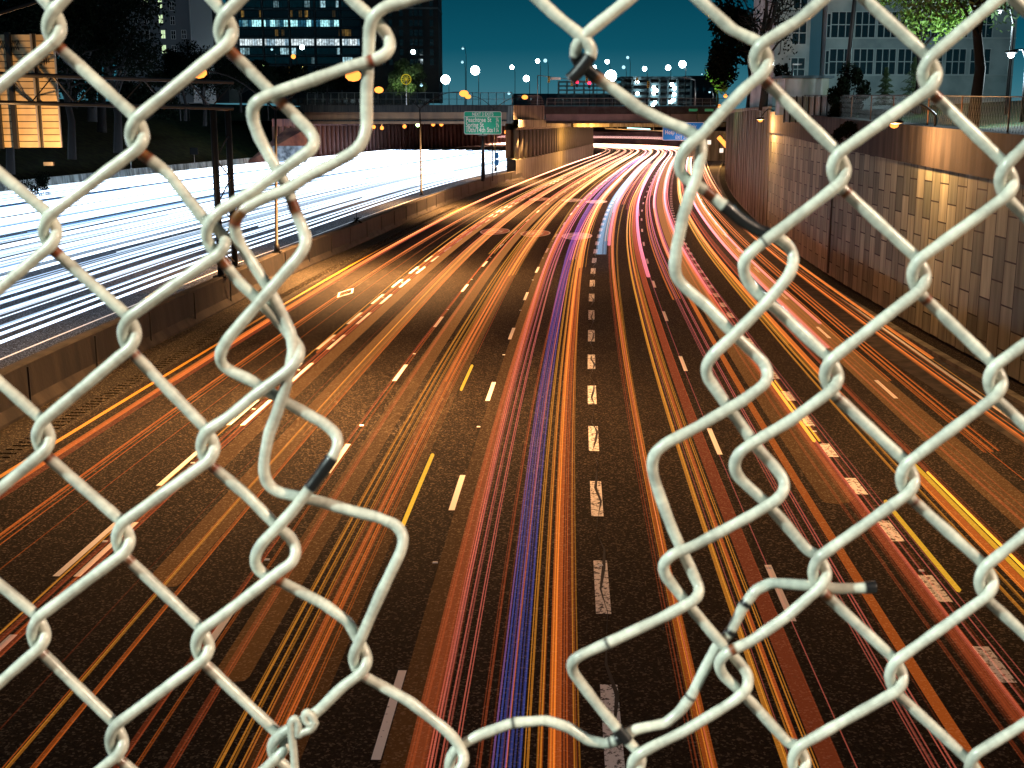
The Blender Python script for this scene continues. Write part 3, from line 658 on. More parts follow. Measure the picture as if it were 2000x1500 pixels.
# small white notices by the tunnel mouth
for x, y, lab in ((1385, 278, 'left white square notice on the lit wall below the bridge'), (1409, 294, 'right white square notice low on the lit wall below the bridge')):
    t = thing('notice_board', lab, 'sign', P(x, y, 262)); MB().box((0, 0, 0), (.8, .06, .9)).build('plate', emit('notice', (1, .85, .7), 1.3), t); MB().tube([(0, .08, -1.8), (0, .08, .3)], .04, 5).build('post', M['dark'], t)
t = MB(); t.box(P(1390, 285, 300), (14, .5, 7)); tag(t.build('tunnel_wall', M['wallconc']), 'plain wall at the back of the lit passage on the right', 'wall')
# ------------------------------------------------------------------ gantry with sign backs
t = thing('sign_gantry', 'black steel truss gantry with twin pole tower standing on the median barrier', 'gantry')
Pa = G(432, 541, 1.5); Pb = G(459, 522, 1.5); Yt = Pa.y
for b, lab in ((Pa, 1), (Pb, 2)):
    tz = P(430, 208, b.y).z; tp = Vector((b.x - .0, b.y, tz))
    MB().tube([b, tp], .17, 10).build('pole', M['dark'], t); MB().box(b + Vector((0, 0, .04)), (.7, .7, .08)).build('base_plate', M['dark'], t)
m = MB()
for k in range(6):
    z0 = 1.8 + k * 1.15; z1 = z0 + 1.15
    a, b = (Pa, Pb) if k % 2 else (Pb, Pa); m.tube([(a.x, a.y, z0), (b.x, b.y, z1)], .04, 5)
m.tube([(Pa.x, Pa.y, P(430, 212, Yt).z), (Pb.x, Pb.y, P(430, 212, Yt).z)], .1, 6); m.build('lacing', M['dark'], t)
def chord(px, y0, y1, dy): 
    u = px / 450; return P(px, y0 + (y1 - y0) * u, 51 + u * 11.5 + dy)
tops = []
for nm, y0, y1, dy in (('chord', 144, 161, 0), ('chord', 200, 212, 0), ('chord', 146, 161, 1.5), ('chord', 200, 211, 1.5)):
    pts = [chord(px, y0, y1, dy) for px in (-160, 150, 455)]; MB().tube(pts, .085, 8).build('chord', M['dark'], t); tops.append((y0, y1, dy))
m = MB()
for (i, j) in ((0, 1), (2, 3), (0, 2), (1, 3)):
    for k in range(14):
        x0 = -160 + k * 44; x1 = x0 + 44; a = chord(x0, *tops[i]); b = chord(x1, *tops[j])
        if k % 2: a = chord(x1, *tops[i]); b = chord(x0, *tops[j])
        m.tube([a, b], .028, 5)
m.build('web', M['dark'], t)
# sign backs: corrugated panels carried by the gantry
def corr_panel(x0, x1, y0, y1, Y, lab):
    ym = (y0 + y1) / 2; a = P(x0, ym, Y); b = P(x1, ym, Y); a.z = P(x0, y1, Y).z; b.z = P(x0, y0, Y).z; wd = b.x - a.x; hh = b.z - a.z
    t = thing('gantry_sign', lab, 'sign', ((a.x + b.x) / 2, Y, a.z), group='unpainted backs of gantry signs'); m = MB(); n = int(hh / .27)
    for k in range(n):
        z0 = k * hh / n; z1 = z0 + hh / n - .035
        m.box((0, 0, (z0 + z1) / 2), (wd, .05, z1 - z0)).box((0, .02, z1 + .017), (wd, .02, .036), mi=1)
    m.build('panel', [M['alu'], M['black']], t)
    for sx in (-.5, .5): MB().box((sx * wd * .98, .03, hh / 2), (.05, .12, hh)).build('edge_trim', M['galv'], t)
    return t, wd, hh
s1, w1, h1 = corr_panel(-22, 69, 66, 288, 54, 'wide corrugated sign back lit orange at the left edge'); s2, w2, h2 = corr_panel(77, 112, 66, 288, 54.4, 'narrow bright corrugated sign back beside the wide one')
MB().box((w1 * .03, -.15, h1 / 2), (.2, .2, h1 * 1.02)).box((-w1 * .3, -.15, h1 / 2), (.2, .2, h1 * 1.02)).build('upright', M['dark'], s1); MB().box((-w2 / 2 - .1, -.12, h2 / 2), (.22, .2, h2)).build('upright', M['dark'], s2)
def scribble(par, x, z, n, w_, h_):
    m = MB(); q = []
    for k in range(n * 4 + 1): q.append((x + w_ * (k / (n * 4)) + .02 * random.uniform(-1, 1), -.06, z + h_ * (.5 if k % 2 else -.5) * random.uniform(.5, 1.1)))
    m.tube(q, .022, 5); m.build('graffiti', M['black'], par)
scribble(s1, -.35, h1 * .92, 4, .85, .22); scribble(s1, -.3, h1 * .88, 4, .75, .2); scribble(s2, -.22, h2 * .78, 3, .35, .5)
plight('sign_glow', (w2 * .3, -1.0, -.6), sodc, 0.0, .1, s2)
t = thing('sign_fill_light', 'small added orange floodlight under the gantry pointing at the sign backs', 'lamp', P(96, 320, 52.2)); MB().box((0, 0, 0), (.4, .2, .15)).build('housing', M['dark'], t); plight('lamp_light', (0.3, -1.5, .2), (1, .52, .2), 2300, .15, t)  # unseen lamp added to make the sign backs glow orange

# ------------------------------------------------------------------ buildings
def window_mesh(w_, h_, nx=2, ny=2, fr=.07):
    m = MB(); 
    for k in range(nx + 1): m.box((-w_ / 2 + w_ * k / nx, 0, 0), (fr, .08, h_ + fr))
    for k in range(ny + 1): m.box((0, -.003, -h_ / 2 + h_ * k / ny), (w_ + fr, .08, fr))
    return m.mesh('window')
wcache = {}
def window(parent, loc, w_, h_, nx, ny, pane, fr=.07, fm=None):
    k = (round(w_, 2), round(h_, 2), nx, ny, fr, pane.name)
    if k not in wcache:
        f = window_mesh(w_, h_, nx, ny, fr); f.materials.append(fm or M['frame'])
        p = MB().box((0, .03, 0), (w_ - .01, .02, h_ - .01)).mesh('pane'); p.materials.append(pane); wcache[k] = (f, p)
    f, p = wcache[k]; o = link('window', f, None, parent, loc); link('pane', p, None, o); return o
def litmat(name, c1, c2, s, scale, thr):
    m = bpy.data.materials.new(name); m.use_nodes = True; nt = m.node_tree; b = nt.nodes['Principled BSDF']; l = nt.links.new
    b.inputs['Base Color'].default_value = (.01, .015, .02, 1); b.inputs['Roughness'].default_value = .3
    g = nt.nodes.new('ShaderNodeNewGeometry'); oi = nt.nodes.new('ShaderNodeObjectInfo'); sx = nt.nodes.new('ShaderNodeSeparateXYZ'); ma = nt.nodes.new('ShaderNodeMath'); ma.operation = 'SNAP'; ma.inputs[1].default_value = scale
    cb = nt.nodes.new('ShaderNodeCombineXYZ'); wn = nt.nodes.new('ShaderNodeTexWhiteNoise'); n = nt.nodes.new('ShaderNodeTexNoise'); n.inputs['Scale'].default_value = 1.1; n.inputs['Detail'].default_value = 3
    r = nt.nodes.new('ShaderNodeValToRGB'); r.color_ramp.elements[0].position = thr; r.color_ramp.elements[1].position = min(1, thr + .22)
    r.color_ramp.elements[0].color = (*c1, 1); r.color_ramp.elements[1].color = (*c2, 1)
    mr = nt.nodes.new('ShaderNodeMapRange'); mr.inputs['From Min'].default_value = .4; mr.inputs['From Max'].default_value = .65; mr.inputs['To Min'].default_value = .35
    mx = nt.nodes.new('ShaderNodeMix'); mx.data_type = 'RGBA'; mx.blend_type = 'MULTIPLY'; mx.inputs[0].default_value = 1
    l(g.outputs['Position'], sx.inputs[0]); l(sx.outputs['X'], ma.inputs[0]); l(ma.outputs[0], cb.inputs['X']); l(oi.outputs['Random'], cb.inputs['Y']); l(cb.outputs[0], wn.inputs['Vector'])
    l(g.outputs['Position'], n.inputs[0]); l(n.outputs[0], mr.inputs['Value']); l(wn.outputs['Value'], r.inputs[0]); l(r.outputs[0], mx.inputs[6]); l(mr.outputs[0], mx.inputs[7])
    l(mx.outputs[2], b.inputs['Emission Color']); b.inputs['Emission Strength'].default_value = s
    m.cycles.emission_sampling = 'NONE'; return m
lit_b = litmat('lit_blue_office', (.01, .06, .1), (.45, .95, 1), 1.8, 1.5, .25); lit_w = litmat('lit_white_office', (.25, .4, .5), (.8, .95, 1), 1.3, 1.5, .1); lit_d = litmat('dim_office', (.0, .006, .01), (.6, .35, .08), .5, 1.0, .9); lit_s = litmat('sparse_office', (.0, .008, .012), (.5, .85, .95), 1.3, 1.7, .78)
lit_y = emit('lit_window_green', (.75, 1, .55), 1.0)
Y = 420; u = Y / F
t = thing('office_block', 'dark glass office block with rows of lit windows behind the hillside', 'building', P(585, 200, Y))
bz = t.location.z; zz = lambda y: P(585, y, Y).z - bz; xx = lambda x: (x - 585) * u
MB().box((0, 12, (zz(-60)) / 2), (xx(715) - xx(452), 24, zz(-60))).build('wall', M['bdark'], t)
m = MB()
for x in (474, 521, 571, 619, 667, 705): m.box((xx(x), -.25, zz(-60) / 2), (.5, .5, zz(-60)))
m.build('pilaster', M['bgrey'], t)
cols = [455, 474, 521, 571, 619, 667, 705]
rows_ = [(-34, lit_d), (-15, lit_s), (8, lit_s), (27, lit_d), (45.5, lit_b), (64, lit_d), (82.5, lit_w), (100, lit_s), (118, lit_s), (137, lit_d)]
for y, m_ in rows_:
    MB().box((0, -.15, zz(y - 9.2)), (xx(715) - xx(452), .3, .45)).build('floor_band', M['bteal'], t)
    for a, b in zip(cols, cols[1:]):
        mm = m_
        if m_ is lit_b and a >= 667: mm = lit_d
        window(t, ((xx(a) + xx(b)) / 2, -.1, zz(y)), xx(b) - xx(a) - .8, 12.5 * u, max(2, int((b - a) / 5)), 1, mm, .12, M['bdark'])
Y = 380; u = Y / F
t = thing('brick_tower', 'dark brown apartment tower with rows of unlit windows', 'building', P(786, 200, Y)); bz = t.location.z
zz = lambda y: P(786, y, Y).z - bz; xx = lambda x: (x - 786) * u
MB().box((0, 10, zz(-40) / 2), (xx(856) - xx(716), 20, zz(-40))).build('wall', M['bbrown'], t)
MB().box((0, 9.6, zz(16)), (xx(857) - xx(715), 20.4, .5)).box((0, 9.6, zz(-20)), (xx(857) - xx(715), 20.6, .6)).build('cornice', M['bgrey'], t)
for y in (-8, 6, 25, 45, 64, 83, 102, 121):
    for x in (752, 766, 786, 805, 814, 823, 843): window(t, (xx(x), -.03, zz(y)), 1.15, 1.9, 1, 2, M['glass'], .1, M['bbrown'])
Y = 235; u = Y / F
t = thing('apartment_block', 'grey apartment block with a few lit windows behind dark trees', 'building', P(305, 200, Y)); bz = t.location.z
zz = lambda y: P(305, y, Y).z - bz; xx = lambda x: (x - 305) * u
MB().box((0, 9, zz(-60) / 2), (xx(378) - xx(235), 18, zz(-60))).build('wall', M['bgrey'], t)
MB().box((xx(378.5), -.2, zz(-60) / 2), (.15, .2, zz(-60))).build('drainpipe', M['galv'], t)
for (x, y, l_) in ((296, 5, 1), (323, 8, 1), (323, 37, 1), (326, 67, 1), (326, 96, 1), (345, 12, 0), (345, 40, 0), (345, 68, 0), (345, 97, 0), (296, 37, 0), (296, 67, 0), (275, 8, 0), (275, 37, 0), (255, 8, 0), (255, 37, 0), (270, 96, 0), (390 - 25, 67, 0)):
    window(t, (xx(x), -.03, zz(y)), .8, 1.5, 2, 2, lit_y if l_ else M['glass'], .07)
# small side building right of it
Y = 300; t = thing('low_building', 'low dark building between the flats and the office block', 'building', P(415, 200, Y)); u = Y / F; hz = P(415, 20, Y).z - t.location.z
MB().box((0, 6, hz / 2), (64 * u, 12, hz)).build('wall', M['bdark'], t); MB().box((0, 6, hz + .2), (67 * u, 12.6, .4)).build('roof', M['bteal'], t)
for k in range(3): window(t, ((-22 + 18 * k) * u, -.03, hz - 2.6), 1.4, 1.2, 1, 1, lit_y if k == 1 else M['glass'], .08, M['bdark'])
# right apartments
Y = 128; u = Y / F
t = thing('white_apartment_building', 'pale rendered apartment building above the right wall', 'building', P(1735, 214, Y)); bz = t.location.z; BX = 1735
zz = lambda y: P(BX, y, Y).z - bz; xx = lambda x: (x - BX) * u
TZ = zz(-40)
MB().box((xx(1547), 6.2, TZ / 2), (xx(1580) - xx(1514), 12, TZ)).build('wall', M['bwhite'], t)
MB().box((xx(1592), 7, TZ / 2), (xx(1606) - xx(1580.2), 12, TZ)).build('recess', mat('blue_render', (.10, .22, .28), .9), t)
MB().box((xx(1785), 6, TZ / 2), (xx(1962) - xx(1606.2), 13, TZ)).build('wall', M['bwhite'], t)
for y in (-8, 62, 133):
    window(t, (xx(1559), .16, zz(y + 2)), 27 * u, 42 * u, 2, 2, M['glass'], .09)
for y in (-24, 49, 121):
    window(t, (xx(1606.5) + .22, -.54, zz(y + 2)), .36, 44 * u, 1, 2, M['glass'], .07)
    for a, b in ((1615, 1656), (1660, 1698), (1702, 1740), (1744, 1782), (1790, 1828), (1834, 1872), (1880, 1918)):
        window(t, (xx((a + b) / 2), -.54, zz(y)), (b - a) * u, 47 * u, 3, 2, M['glass'], .09)
    MB().box((xx(1785), -.6, zz(y + 26)), (xx(1962) - xx(1608), .25, .12)).build('sill', M['frame'], t)
# white shed + corrugated hoarding on the terrace
p = P(1575, 186, 92); t = thing('garden_shed', 'small white flat roofed shed behind the corrugated fence', 'shed', (p.x, p.y, p.z - 2))
MB().box((0, 1.5, 1.9), (3.2, 3, 2.6)).build('wall', M['corr'], t); MB().box((0, 1.5, 3.3), (3.8, 3.6, .18)).build('roof', M['bteal'], t)
a = P(1530, 238, 86); b = P(1676, 240, 80); n = 13
t = thing('corrugated_fence', 'pale corrugated fence stained with green mould above the wall', 'fence')
hgt = P(1600, 188, 84).z - a.z; m = MB()
N_ = 130; pts = []
for k in range(N_ + 1):
    q = a.lerp(b, k / N_); q = q + Vector((0, .06 * math.sin(k * 1.9), 0)); pts.append(q)
m.sheet(pts, [q + Vector((0, 0, hgt)) for q in pts]); m.sheet([q + Vector((0, .05, 0)) for q in pts], [q + Vector((0, .05, hgt)) for q in pts]); m.build('panel', M['corr'], t)
for k in range(n): q = a.lerp(b, k / (n - 1)); MB().box(q + Vector((0, -.12, hgt / 2)), (.08, .08, hgt + .1)).build('post', M['dark'], t)
# car park structure beyond the bridge
Y = 430; u = Y / F
t = thing('car_park', 'open multi storey car park with bright lamps on its decks', 'building', P(1280, 206, Y)); bz = t.location.z; zz = lambda y: P(1280, y, Y).z - bz; xx = lambda x: (x - 1280) * u
for k, y in enumerate((152, 164, 176, 188, 200)): 
    MB().box((0, 9, zz(y)), (xx(1348) - xx(1216), 18, .9)).build('deck', M['bteal'], t)
m = MB()
for x in (1217, 1235, 1268, 1287, 1303, 1321, 1347): MB().box((xx(x), -.1, zz(150) / 2), (.6, .6, zz(150))).build('column', M['bteal'], t)
for (x, y) in ((1276, 171), (1276, 182), (1281, 177), (1310, 165), (1315, 172), (1315, 184), (1314, 195), (1308, 199), (1279, 200), (1275, 205), (1245, 183), (1244, 160)):
    MB().ball((xx(x), -.5, zz(y)), .62, 8).build('ceiling_lamp', ledm, t)
MB().box((xx(1282), 14, zz(180)), (22, .5, zz(150) * .9)).build('back_wall', M['bdark'], t)
t = thing('lattice_frame', 'pale blue steel lattice frame behind the middle of the bridge', 'frame', P(1146, 206, 380)); bz = t.location.z; u = 380 / F; zz = lambda y: P(1146, y, 380).z - bz
m = MB()
for x in (1092, 1108, 1122, 1140, 1158, 1178, 1200): m.box(((x - 1146) * u, 0, zz(158) / 2), (.5, .5, zz(158)))
for y in (160, 168, 176, 184, 192): m.box((0, .05, zz(y)), (110 * u, .35, .4))
m.build('grid', M['bteal'], t)
for x, w_, h_, lab, Yb in ((1368, 60, 55, 'dark low building at the right end of the bridge', 470), (1110, 210, 22, 'long low wall of city buildings behind the bridge', 560), (700, 260, 14, 'dark low building behind the left bridge fence', 340)):
    t = thing('low_building', lab, 'building', P(x, 206, Yb)); u = Yb / F; hz = h_ * u
    MB().box((0, 6, hz / 2), (w_ * u, 12, hz)).build('wall', mat('hazy_wall', (.10, .13, .14), .9) if x == 1110 else M['bdark'], t)
    for k in range(int(w_ / 14)): window(t, ((-w_ / 2 + 8 + 14 * k) * u, -.05, hz * .55), 1.3, 1.1, 1, 1, lit_s if x != 700 else M['glass'], .1, M['bdark'])
# wheel sign
t = thing('wheel_ornament', 'yellow spoked wheel ornament on a white pole by the bridge fence', 'ornament', P(794, 206, 296)); c = P(794, 155, 296); hz = c.z - t.location.z
MB().tube([(0, .05, 0), (0, .05, hz)], .09, 6).build('pole', M['signwhite'], t)
m = MB(); rw = 1.15
m.tube([(rw * math.cos(2 * math.pi * k / 24), 0, hz + rw * math.sin(2 * math.pi * k / 24)) for k in range(25)], .09, 5)
for k in range(12): m.tube([(0, 0, hz), (rw * math.cos(k * math.pi / 6), 0, hz + rw * math.sin(k * math.pi / 6))], .04, 4)
m.build('wheel', emit('wheel_yellow', (.9, .7, .05), .55), t)
# traffic signals
for (x, y, on, lab) in ((1072, 155, 0, 'yellow traffic signal left on the long mast arm'), (1117, 161, 0, 'amber traffic signal near the black wire end'), (1127, 164, 1, 'signal showing red left of the brightest lamp'), (1146, 155, 0, 'tall yellow signal left of the brightest lamp'), (1151, 166, 1, 'second signal showing red nearest the brightest lamp'), (1244, 158, 0, 'yellow signal right of the brightest lamp'), (1266, 165, 0, 'small yellow signal before the car park')):
    p = P(x, y, 300); t = thing('traffic_signal', lab, 'traffic light', p, group='traffic signals beyond the bridge')
    MB().box((0, 0, 0), (.5, .4, 1.5)).build('housing', M['yellowp'] if not on else M['dark'], t)
    for k in range(3): MB().ball((0, -.22, .45 - .45 * k), .17 if not (on and k == 0) else .42, 8).build('lens', emit('red_lens', (1, .03, .08), 4) if on and k == 0 else M['black'], t)
t = thing('mast_arm', 'long grey mast arm carrying a street name plate and signals', 'mast', P(1050, 206, 301)); a = P(1050, 147, 301) - t.location
MB().tube([(0, 0, 0), a], .12, 6).tube([a, P(1150, 160, 301) - t.location], [.1, .06], 6).build('arm', M['galv'], t)
q = P(1085, 153.5, 300.6) - t.location; MB().box(q, (2.4, .08, .6)).build('name_plate', M['signwhite'], t)
t = thing('mast_arm', 'second mast arm reaching left over the car park from a pole', 'mast', P(1358, 206, 301)); a = P(1358, 156, 301) - t.location
MB().tube([(0, 0, 0), a], .14, 6).tube([a, P(1328, 150, 301) - t.location], [.1, .06], 6).build('arm', M['galv'], t)
# car parked beyond
def car(loc, rz, label):
    t = thing('parked_car', label, 'car', loc, rz)
    prof = [(-2.2, .35), (-2.2, .95), (-1.5, 1.05), (-.9, 1.5), (.7, 1.5), (1.35, 1.0), (2.15, .85), (2.25, .4)]
    n = len(prof); vs = [(-.85, y, z) for y, z in prof] + [(.85, y, z) for y, z in prof]
    MB().add(vs, [tuple(range(n)), tuple(range(n, 2 * n))[::-1]] + [(k, n + k, n + (k + 1) % n, (k + 1) % n) for k in range(n)]).build('body', M['carpaint'], t)
    MB().box((0, -1.24, 1.27), (1.4, .04, .42), rx=R(-38)).build('rear_window', M['glass'], t)
    for x in (-.8, .8):
        for y in (-1.4, 1.4):
            wv = MB().tube([(x - .1, y, .33), (x + .1, y, .33)], .33, 12).build('wheel', M['rub'], t); MB().tube([(x - .11, y, .33), (x + .11, y, .33)], .17, 8).build('hub', M['galv'], wv)
        MB().box((x * .85, -2.22, .85), (.28, .04, .14)).build('tail_light', M['redp'], t)
car(G(1400, 309) + Vector((0, 0, 0)), R(-8), 'small dark car stopped in the orange lit passage beside the wall')
for k, (x, y) in enumerate(((1087, 205), (1330, 203))):
    p = P(x, 206, 240 + k * 12)
# hillside small sign
t = thing('roadside_sign', 'small dark sign seen from behind on the grassy hillside', 'sign', P(380, 320, 218)); MB().tube([(0, 0, 0), (0, 0, 1.6)], .05, 5).build('post', M['galv'], t); MB().box((0, 0, 2.2), (1.4, .06, 1.2)).build('plate', M['dark'], t)
t = thing('marker_post', 'thin pale post standing on the far left barrier', 'post', P(256, 330, 185)); MB().tube([(0, 0, 0), (0, 0, 2.6)], .06, 5).build('shaft', M['galv'], t); MB().box((0, 0, .1), (.2, .2, .2)).build('foot', M['galv'], t)
t = thing('utility_pole', 'tall black utility pole before the pale apartment building', 'pole', P(1648, 205, 88)); MB().tube([(0, 0, 0), (.6, 0, 12)], [.17, .13], 8).build('shaft', M['black'], t); MB().box((.6, 0, 11), (1.6, .1, .12)).build('cross_arm', M['black'], t)
t = thing('street_lamp', 'unlit thin grey pole before the left windows of the pale building', 'street lamp', P(1546, 190, 95)); MB().tube([(0, 0, 0), (0, 0, 2.4)], .07, 6).build('pole', M['galv'], t); MB().box((.3, 0, 2.4), (.7, .2, .1)).build('lamp_head', M['galv'], t)
# ------------------------------------------------------------------ trees
def crown_mesh(n, rx, rz, leaf, seed, clumps=14, sparse=.9):
    rnd = random.Random(seed); m = MB(); cs = []
    for k in range(clumps):
        a = rnd.uniform(0, 6.28); e = rnd.uniform(-.7, 1); r = rnd.uniform(.35, .85)
        cs.append((Vector((rx * r * math.cos(a) * math.sqrt(max(0, 1 - e * e * .7)), rx * r * math.sin(a) * math.sqrt(max(0, 1 - e * e * .7)), rz * e * .8)), rnd.uniform(.25, .5)))
    vs = []; fs = []
    for k in range(n):
        c, q = cs[rnd.randrange(clumps)]; d = Vector((rnd.gauss(0, 1), rnd.gauss(0, 1), rnd.gauss(0, 1))).normalized() * (rnd.random() ** .45)
        p = c + Vector((d.x * rx * q, d.y * rx * q, d.z * rz * q))
        a = Vector((rnd.gauss(0, 1), rnd.gauss(0, 1), rnd.gauss(0, 1))).normalized() * leaf * rnd.uniform(.6, 1.4); b = a.cross(Vector((rnd.gauss(0, 1), rnd.gauss(0, 1), rnd.gauss(0, 1)))).normalized() * leaf * .55
        i = len(vs); vs += [p - a, p + b, p + a, p - b]; fs.append((i, i + 1, i + 2, i + 3))
    m.add(vs, fs); return m.mesh('crown'), cs
def tree(name, label, base, h, rx, leafm, n=5000, leaf=.22, seed=1, group=None, bare=False, rz=None, cz=.62):
    t = thing(name, label, 'tree', base, group=group); rz = rz or h * .38; me, cs = crown_mesh(n, rx, rz, leaf, seed)
    rnd = random.Random(seed + 5); m = MB(); top = h * cz
    m.tube([(0, 0, -.5), (.05 * h * .3, 0, h * .2), (-.02 * h, .1, h * .42), (0, 0, top)], [h * .028, h * .022, h * .017, h * .008], 7)
    for c, q in cs:
        z0 = rnd.uniform(.25, .55) * h; e = c + Vector((0, 0, top)); mid = Vector((e.x * .5, e.y * .5, (z0 + e.z) / 2 + .3)); m.tube([(0, 0, z0), mid, e], [h * .010, h * .006, h * .002], 5)
        if bare:
            for _ in range(10):
                d = Vector((rnd.gauss(0, 1), rnd.gauss(0, 1), rnd.gauss(.5, 1))).normalized(); f = mid.lerp(e, rnd.random()); g_ = f + d * rx * .35; m.tube([f, g_, g_ + Vector((rnd.gauss(0, .4), rnd.gauss(0, .4), .6)) * rx * .15], [h * .003, h * .0018, h * .0008], 4, cap=False)
    m.build('trunk', M['bark'], t)
    if not bare or n: link('crown', me, leafm, t, (0, 0, top))
    return t
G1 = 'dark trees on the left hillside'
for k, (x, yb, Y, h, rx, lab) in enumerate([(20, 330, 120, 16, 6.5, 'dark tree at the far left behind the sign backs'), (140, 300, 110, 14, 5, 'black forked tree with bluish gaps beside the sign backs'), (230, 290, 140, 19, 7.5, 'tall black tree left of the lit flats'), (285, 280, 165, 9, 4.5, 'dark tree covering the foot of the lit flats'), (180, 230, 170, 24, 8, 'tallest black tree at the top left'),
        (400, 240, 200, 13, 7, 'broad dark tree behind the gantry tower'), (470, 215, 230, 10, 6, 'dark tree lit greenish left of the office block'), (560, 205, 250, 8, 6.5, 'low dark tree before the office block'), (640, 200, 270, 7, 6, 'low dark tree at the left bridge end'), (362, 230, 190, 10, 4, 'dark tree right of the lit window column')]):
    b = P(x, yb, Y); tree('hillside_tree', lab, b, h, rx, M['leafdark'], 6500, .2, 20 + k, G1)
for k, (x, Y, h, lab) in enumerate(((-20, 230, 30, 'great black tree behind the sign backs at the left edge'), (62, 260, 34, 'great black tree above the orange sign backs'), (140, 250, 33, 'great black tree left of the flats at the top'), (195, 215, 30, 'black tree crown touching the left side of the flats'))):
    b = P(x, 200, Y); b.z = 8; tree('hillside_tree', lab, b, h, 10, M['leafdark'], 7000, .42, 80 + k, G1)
tree('street_tree', 'green lit rounded tree behind the yellow wheel ornament', P(796, 205, 310), 11.5, 5.2, M['leaf'], 6000, .28, 44, cz=.55)
plight('tree_light', (0, -6, 3), (.9, 1, .5), 1800, .4, bpy.data.objects['street_tree'])
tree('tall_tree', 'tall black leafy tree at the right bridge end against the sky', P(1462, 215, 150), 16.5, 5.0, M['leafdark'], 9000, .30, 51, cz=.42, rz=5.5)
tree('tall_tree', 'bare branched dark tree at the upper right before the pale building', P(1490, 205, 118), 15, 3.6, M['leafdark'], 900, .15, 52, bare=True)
tree('young_tree', 'small bright green lit tree low beside the tall black tree', P(1400, 205, 160), 5.4, 1.9, M['leafbright'], 2500, .16, 53, cz=.6)
plight('tree_light', (-2, -3, 3.5), (.6, 1, .4), 900, .2, bpy.data.objects['young_tree'])
tree('leafy_tree', 'spring green tree lit from the right before the pale building', P(1790, 205, 76), 9.8, 3.1, M['leafbright'], 6500, .12, 54, cz=.6, rz=2.9)
tree('big_tree', 'large dark tree with thick trunk at the right edge', P(1900, 230, 66), 12.5, 4.6, M['leaf'], 9000, .13, 55, cz=.62, rz=3.5)
tree('big_tree', 'dark spreading tree in the top right corner', P(2010, 215, 74), 13, 4.2, M['leaf'], 6000, .14, 56, cz=.7)
def conifer(label, base, h, r, seed):
    rnd = random.Random(seed); t = thing('conifer', label, 'tree', base, group='small conifers before the pale building'); MB().tube([(0, 0, 0), (0, 0, h * .95)], [.09, .02], 6).build('trunk', M['bark'], t); m = MB(); vs = []; fs = []
    for k in range(2600):
        z = rnd.random() ** 1.3; q = r * (1 - z) * (.6 + .4 * math.sin(z * 40)) * rnd.random() ** .5; a = rnd.uniform(0, 6.28); p = Vector((q * math.cos(a), q * math.sin(a), h * (.08 + .92 * z) - q * .3)); d = Vector((math.cos(a), math.sin(a), -.3)) * .16; e = Vector((-math.sin(a), math.cos(a), rnd.uniform(-.4, .4))) * .05
        i = len(vs); vs += [p - e, p + d, p + e]; fs.append((i, i + 1, i + 2))
    m.add(vs, fs).build('crown', M['leaf'], t)
conifer('small dark conifer in front of the middle windows', P(1727, 205, 82), 2.4, .95, 1); conifer('wider blue green conifer right of the small one', P(1782, 205, 78), 2.9, 1.5, 2)
def bush(label, p, rx, rz, lm, seed, n=2500, leaf=.1, grp=None):
    me, cs = crown_mesh(n, rx, rz, leaf, seed, 10); t = thing('bush', label, 'bush', p, group=grp); link('foliage', me, lm, t, (0, 0, rz * .6))
    m = MB()
    for c, q in cs: m.tube([(0, 0, -.2), c * .5 + Vector((0, 0, rz * .4)), c + Vector((0, 0, rz * .6))], [.05, .03, .01], 4)
    m.build('stem', M['bark'], t)
bush('black ivy mound hanging over the corrugated fence', P(1658, 240, 78), 1.35, 2.0, M['leafdark'], 61, 5000, .1)
bush('dark shrub at the foot of the pale building', P(1527, 175, 98), 1.0, 1.2, M['leafdark'], 62)
bush('low dark shrubs spilling over the right wall below the fence', P(1665, 285, 70), 1.3, .8, M['leafdark'], 63)
bush('dark green bush by the left end of the far barrier', P(70, 385, 140), 2.2, 1.6, M['leafdark'], 64)
plight('building_fill_light', P(1610, 175, 84), (.55, .95, 1), 3800, .4)  # unseen light added to brighten the pale building and its foliage
bpy.data.objects['building_fill_light'].parent = bpy.data.objects['garden_shed']; bpy.data.objects['building_fill_light'].location = (9, 10, 5)

# ------------------------------------------------------------------ light trails: real strands of light at lamp height over the lanes
TR = dict(
    orange=trail_mat('trail_orange', [(0, (.10, .018, .002)), (35, (.16, .032, .004)), (70, (.30, .07, .012)), (125, (.58, .16, .055)), (180, (1.0, .32, .16)), (280, (1.4, .7, .45))]),
    red=trail_mat('trail_red', [(0, (.022, .004, .0007)), (70, (.12, .018, .006)), (125, (.28, .05, .03)), (180, (.6, .13, .09)), (280, (1.1, .4, .3))]),
    amber=trail_mat('trail_amber', [(0, (.09, .028, .002)), (80, (.26, .10, .012)), (200, (.8, .42, .12)), (300, (1, .6, .3))]),
    yellow=trail_mat('trail_yellow', [(0, (.40, .20, .01)), (80, (.5, .24, .02)), (200, (1, .6, .2)), (300, (1, .7, .4))]),
    pink=trail_mat('trail_pink', [(0, (.09, .017, .004)), (60, (.22, .045, .045)), (110, (.60, .14, .22)), (180, (1.0, .34, .55)), (280, (1.4, .75, .8))]),
    violet=trail_mat('trail_violet', [(0, (.005, .013, .055)), (45, (.018, .016, .075)), (100, (.16, .05, .22)), (260, (.5, .3, .6))]),
    veil=trail_mat('trail_veil', [(0, (.008, .0022, .0004)), (40, (.05, .016, .003)), (80, (.17, .06, .015)), (170, (.22, .08, .03)), (300, (.25, .12, .06))]),
    cool=trail_mat('trail_cool', [(0, (.0, .0, .0)), (110, (.12, .2, .3)), (180, (.5, .7, .9)), (280, (.6, .7, .8))]),
)
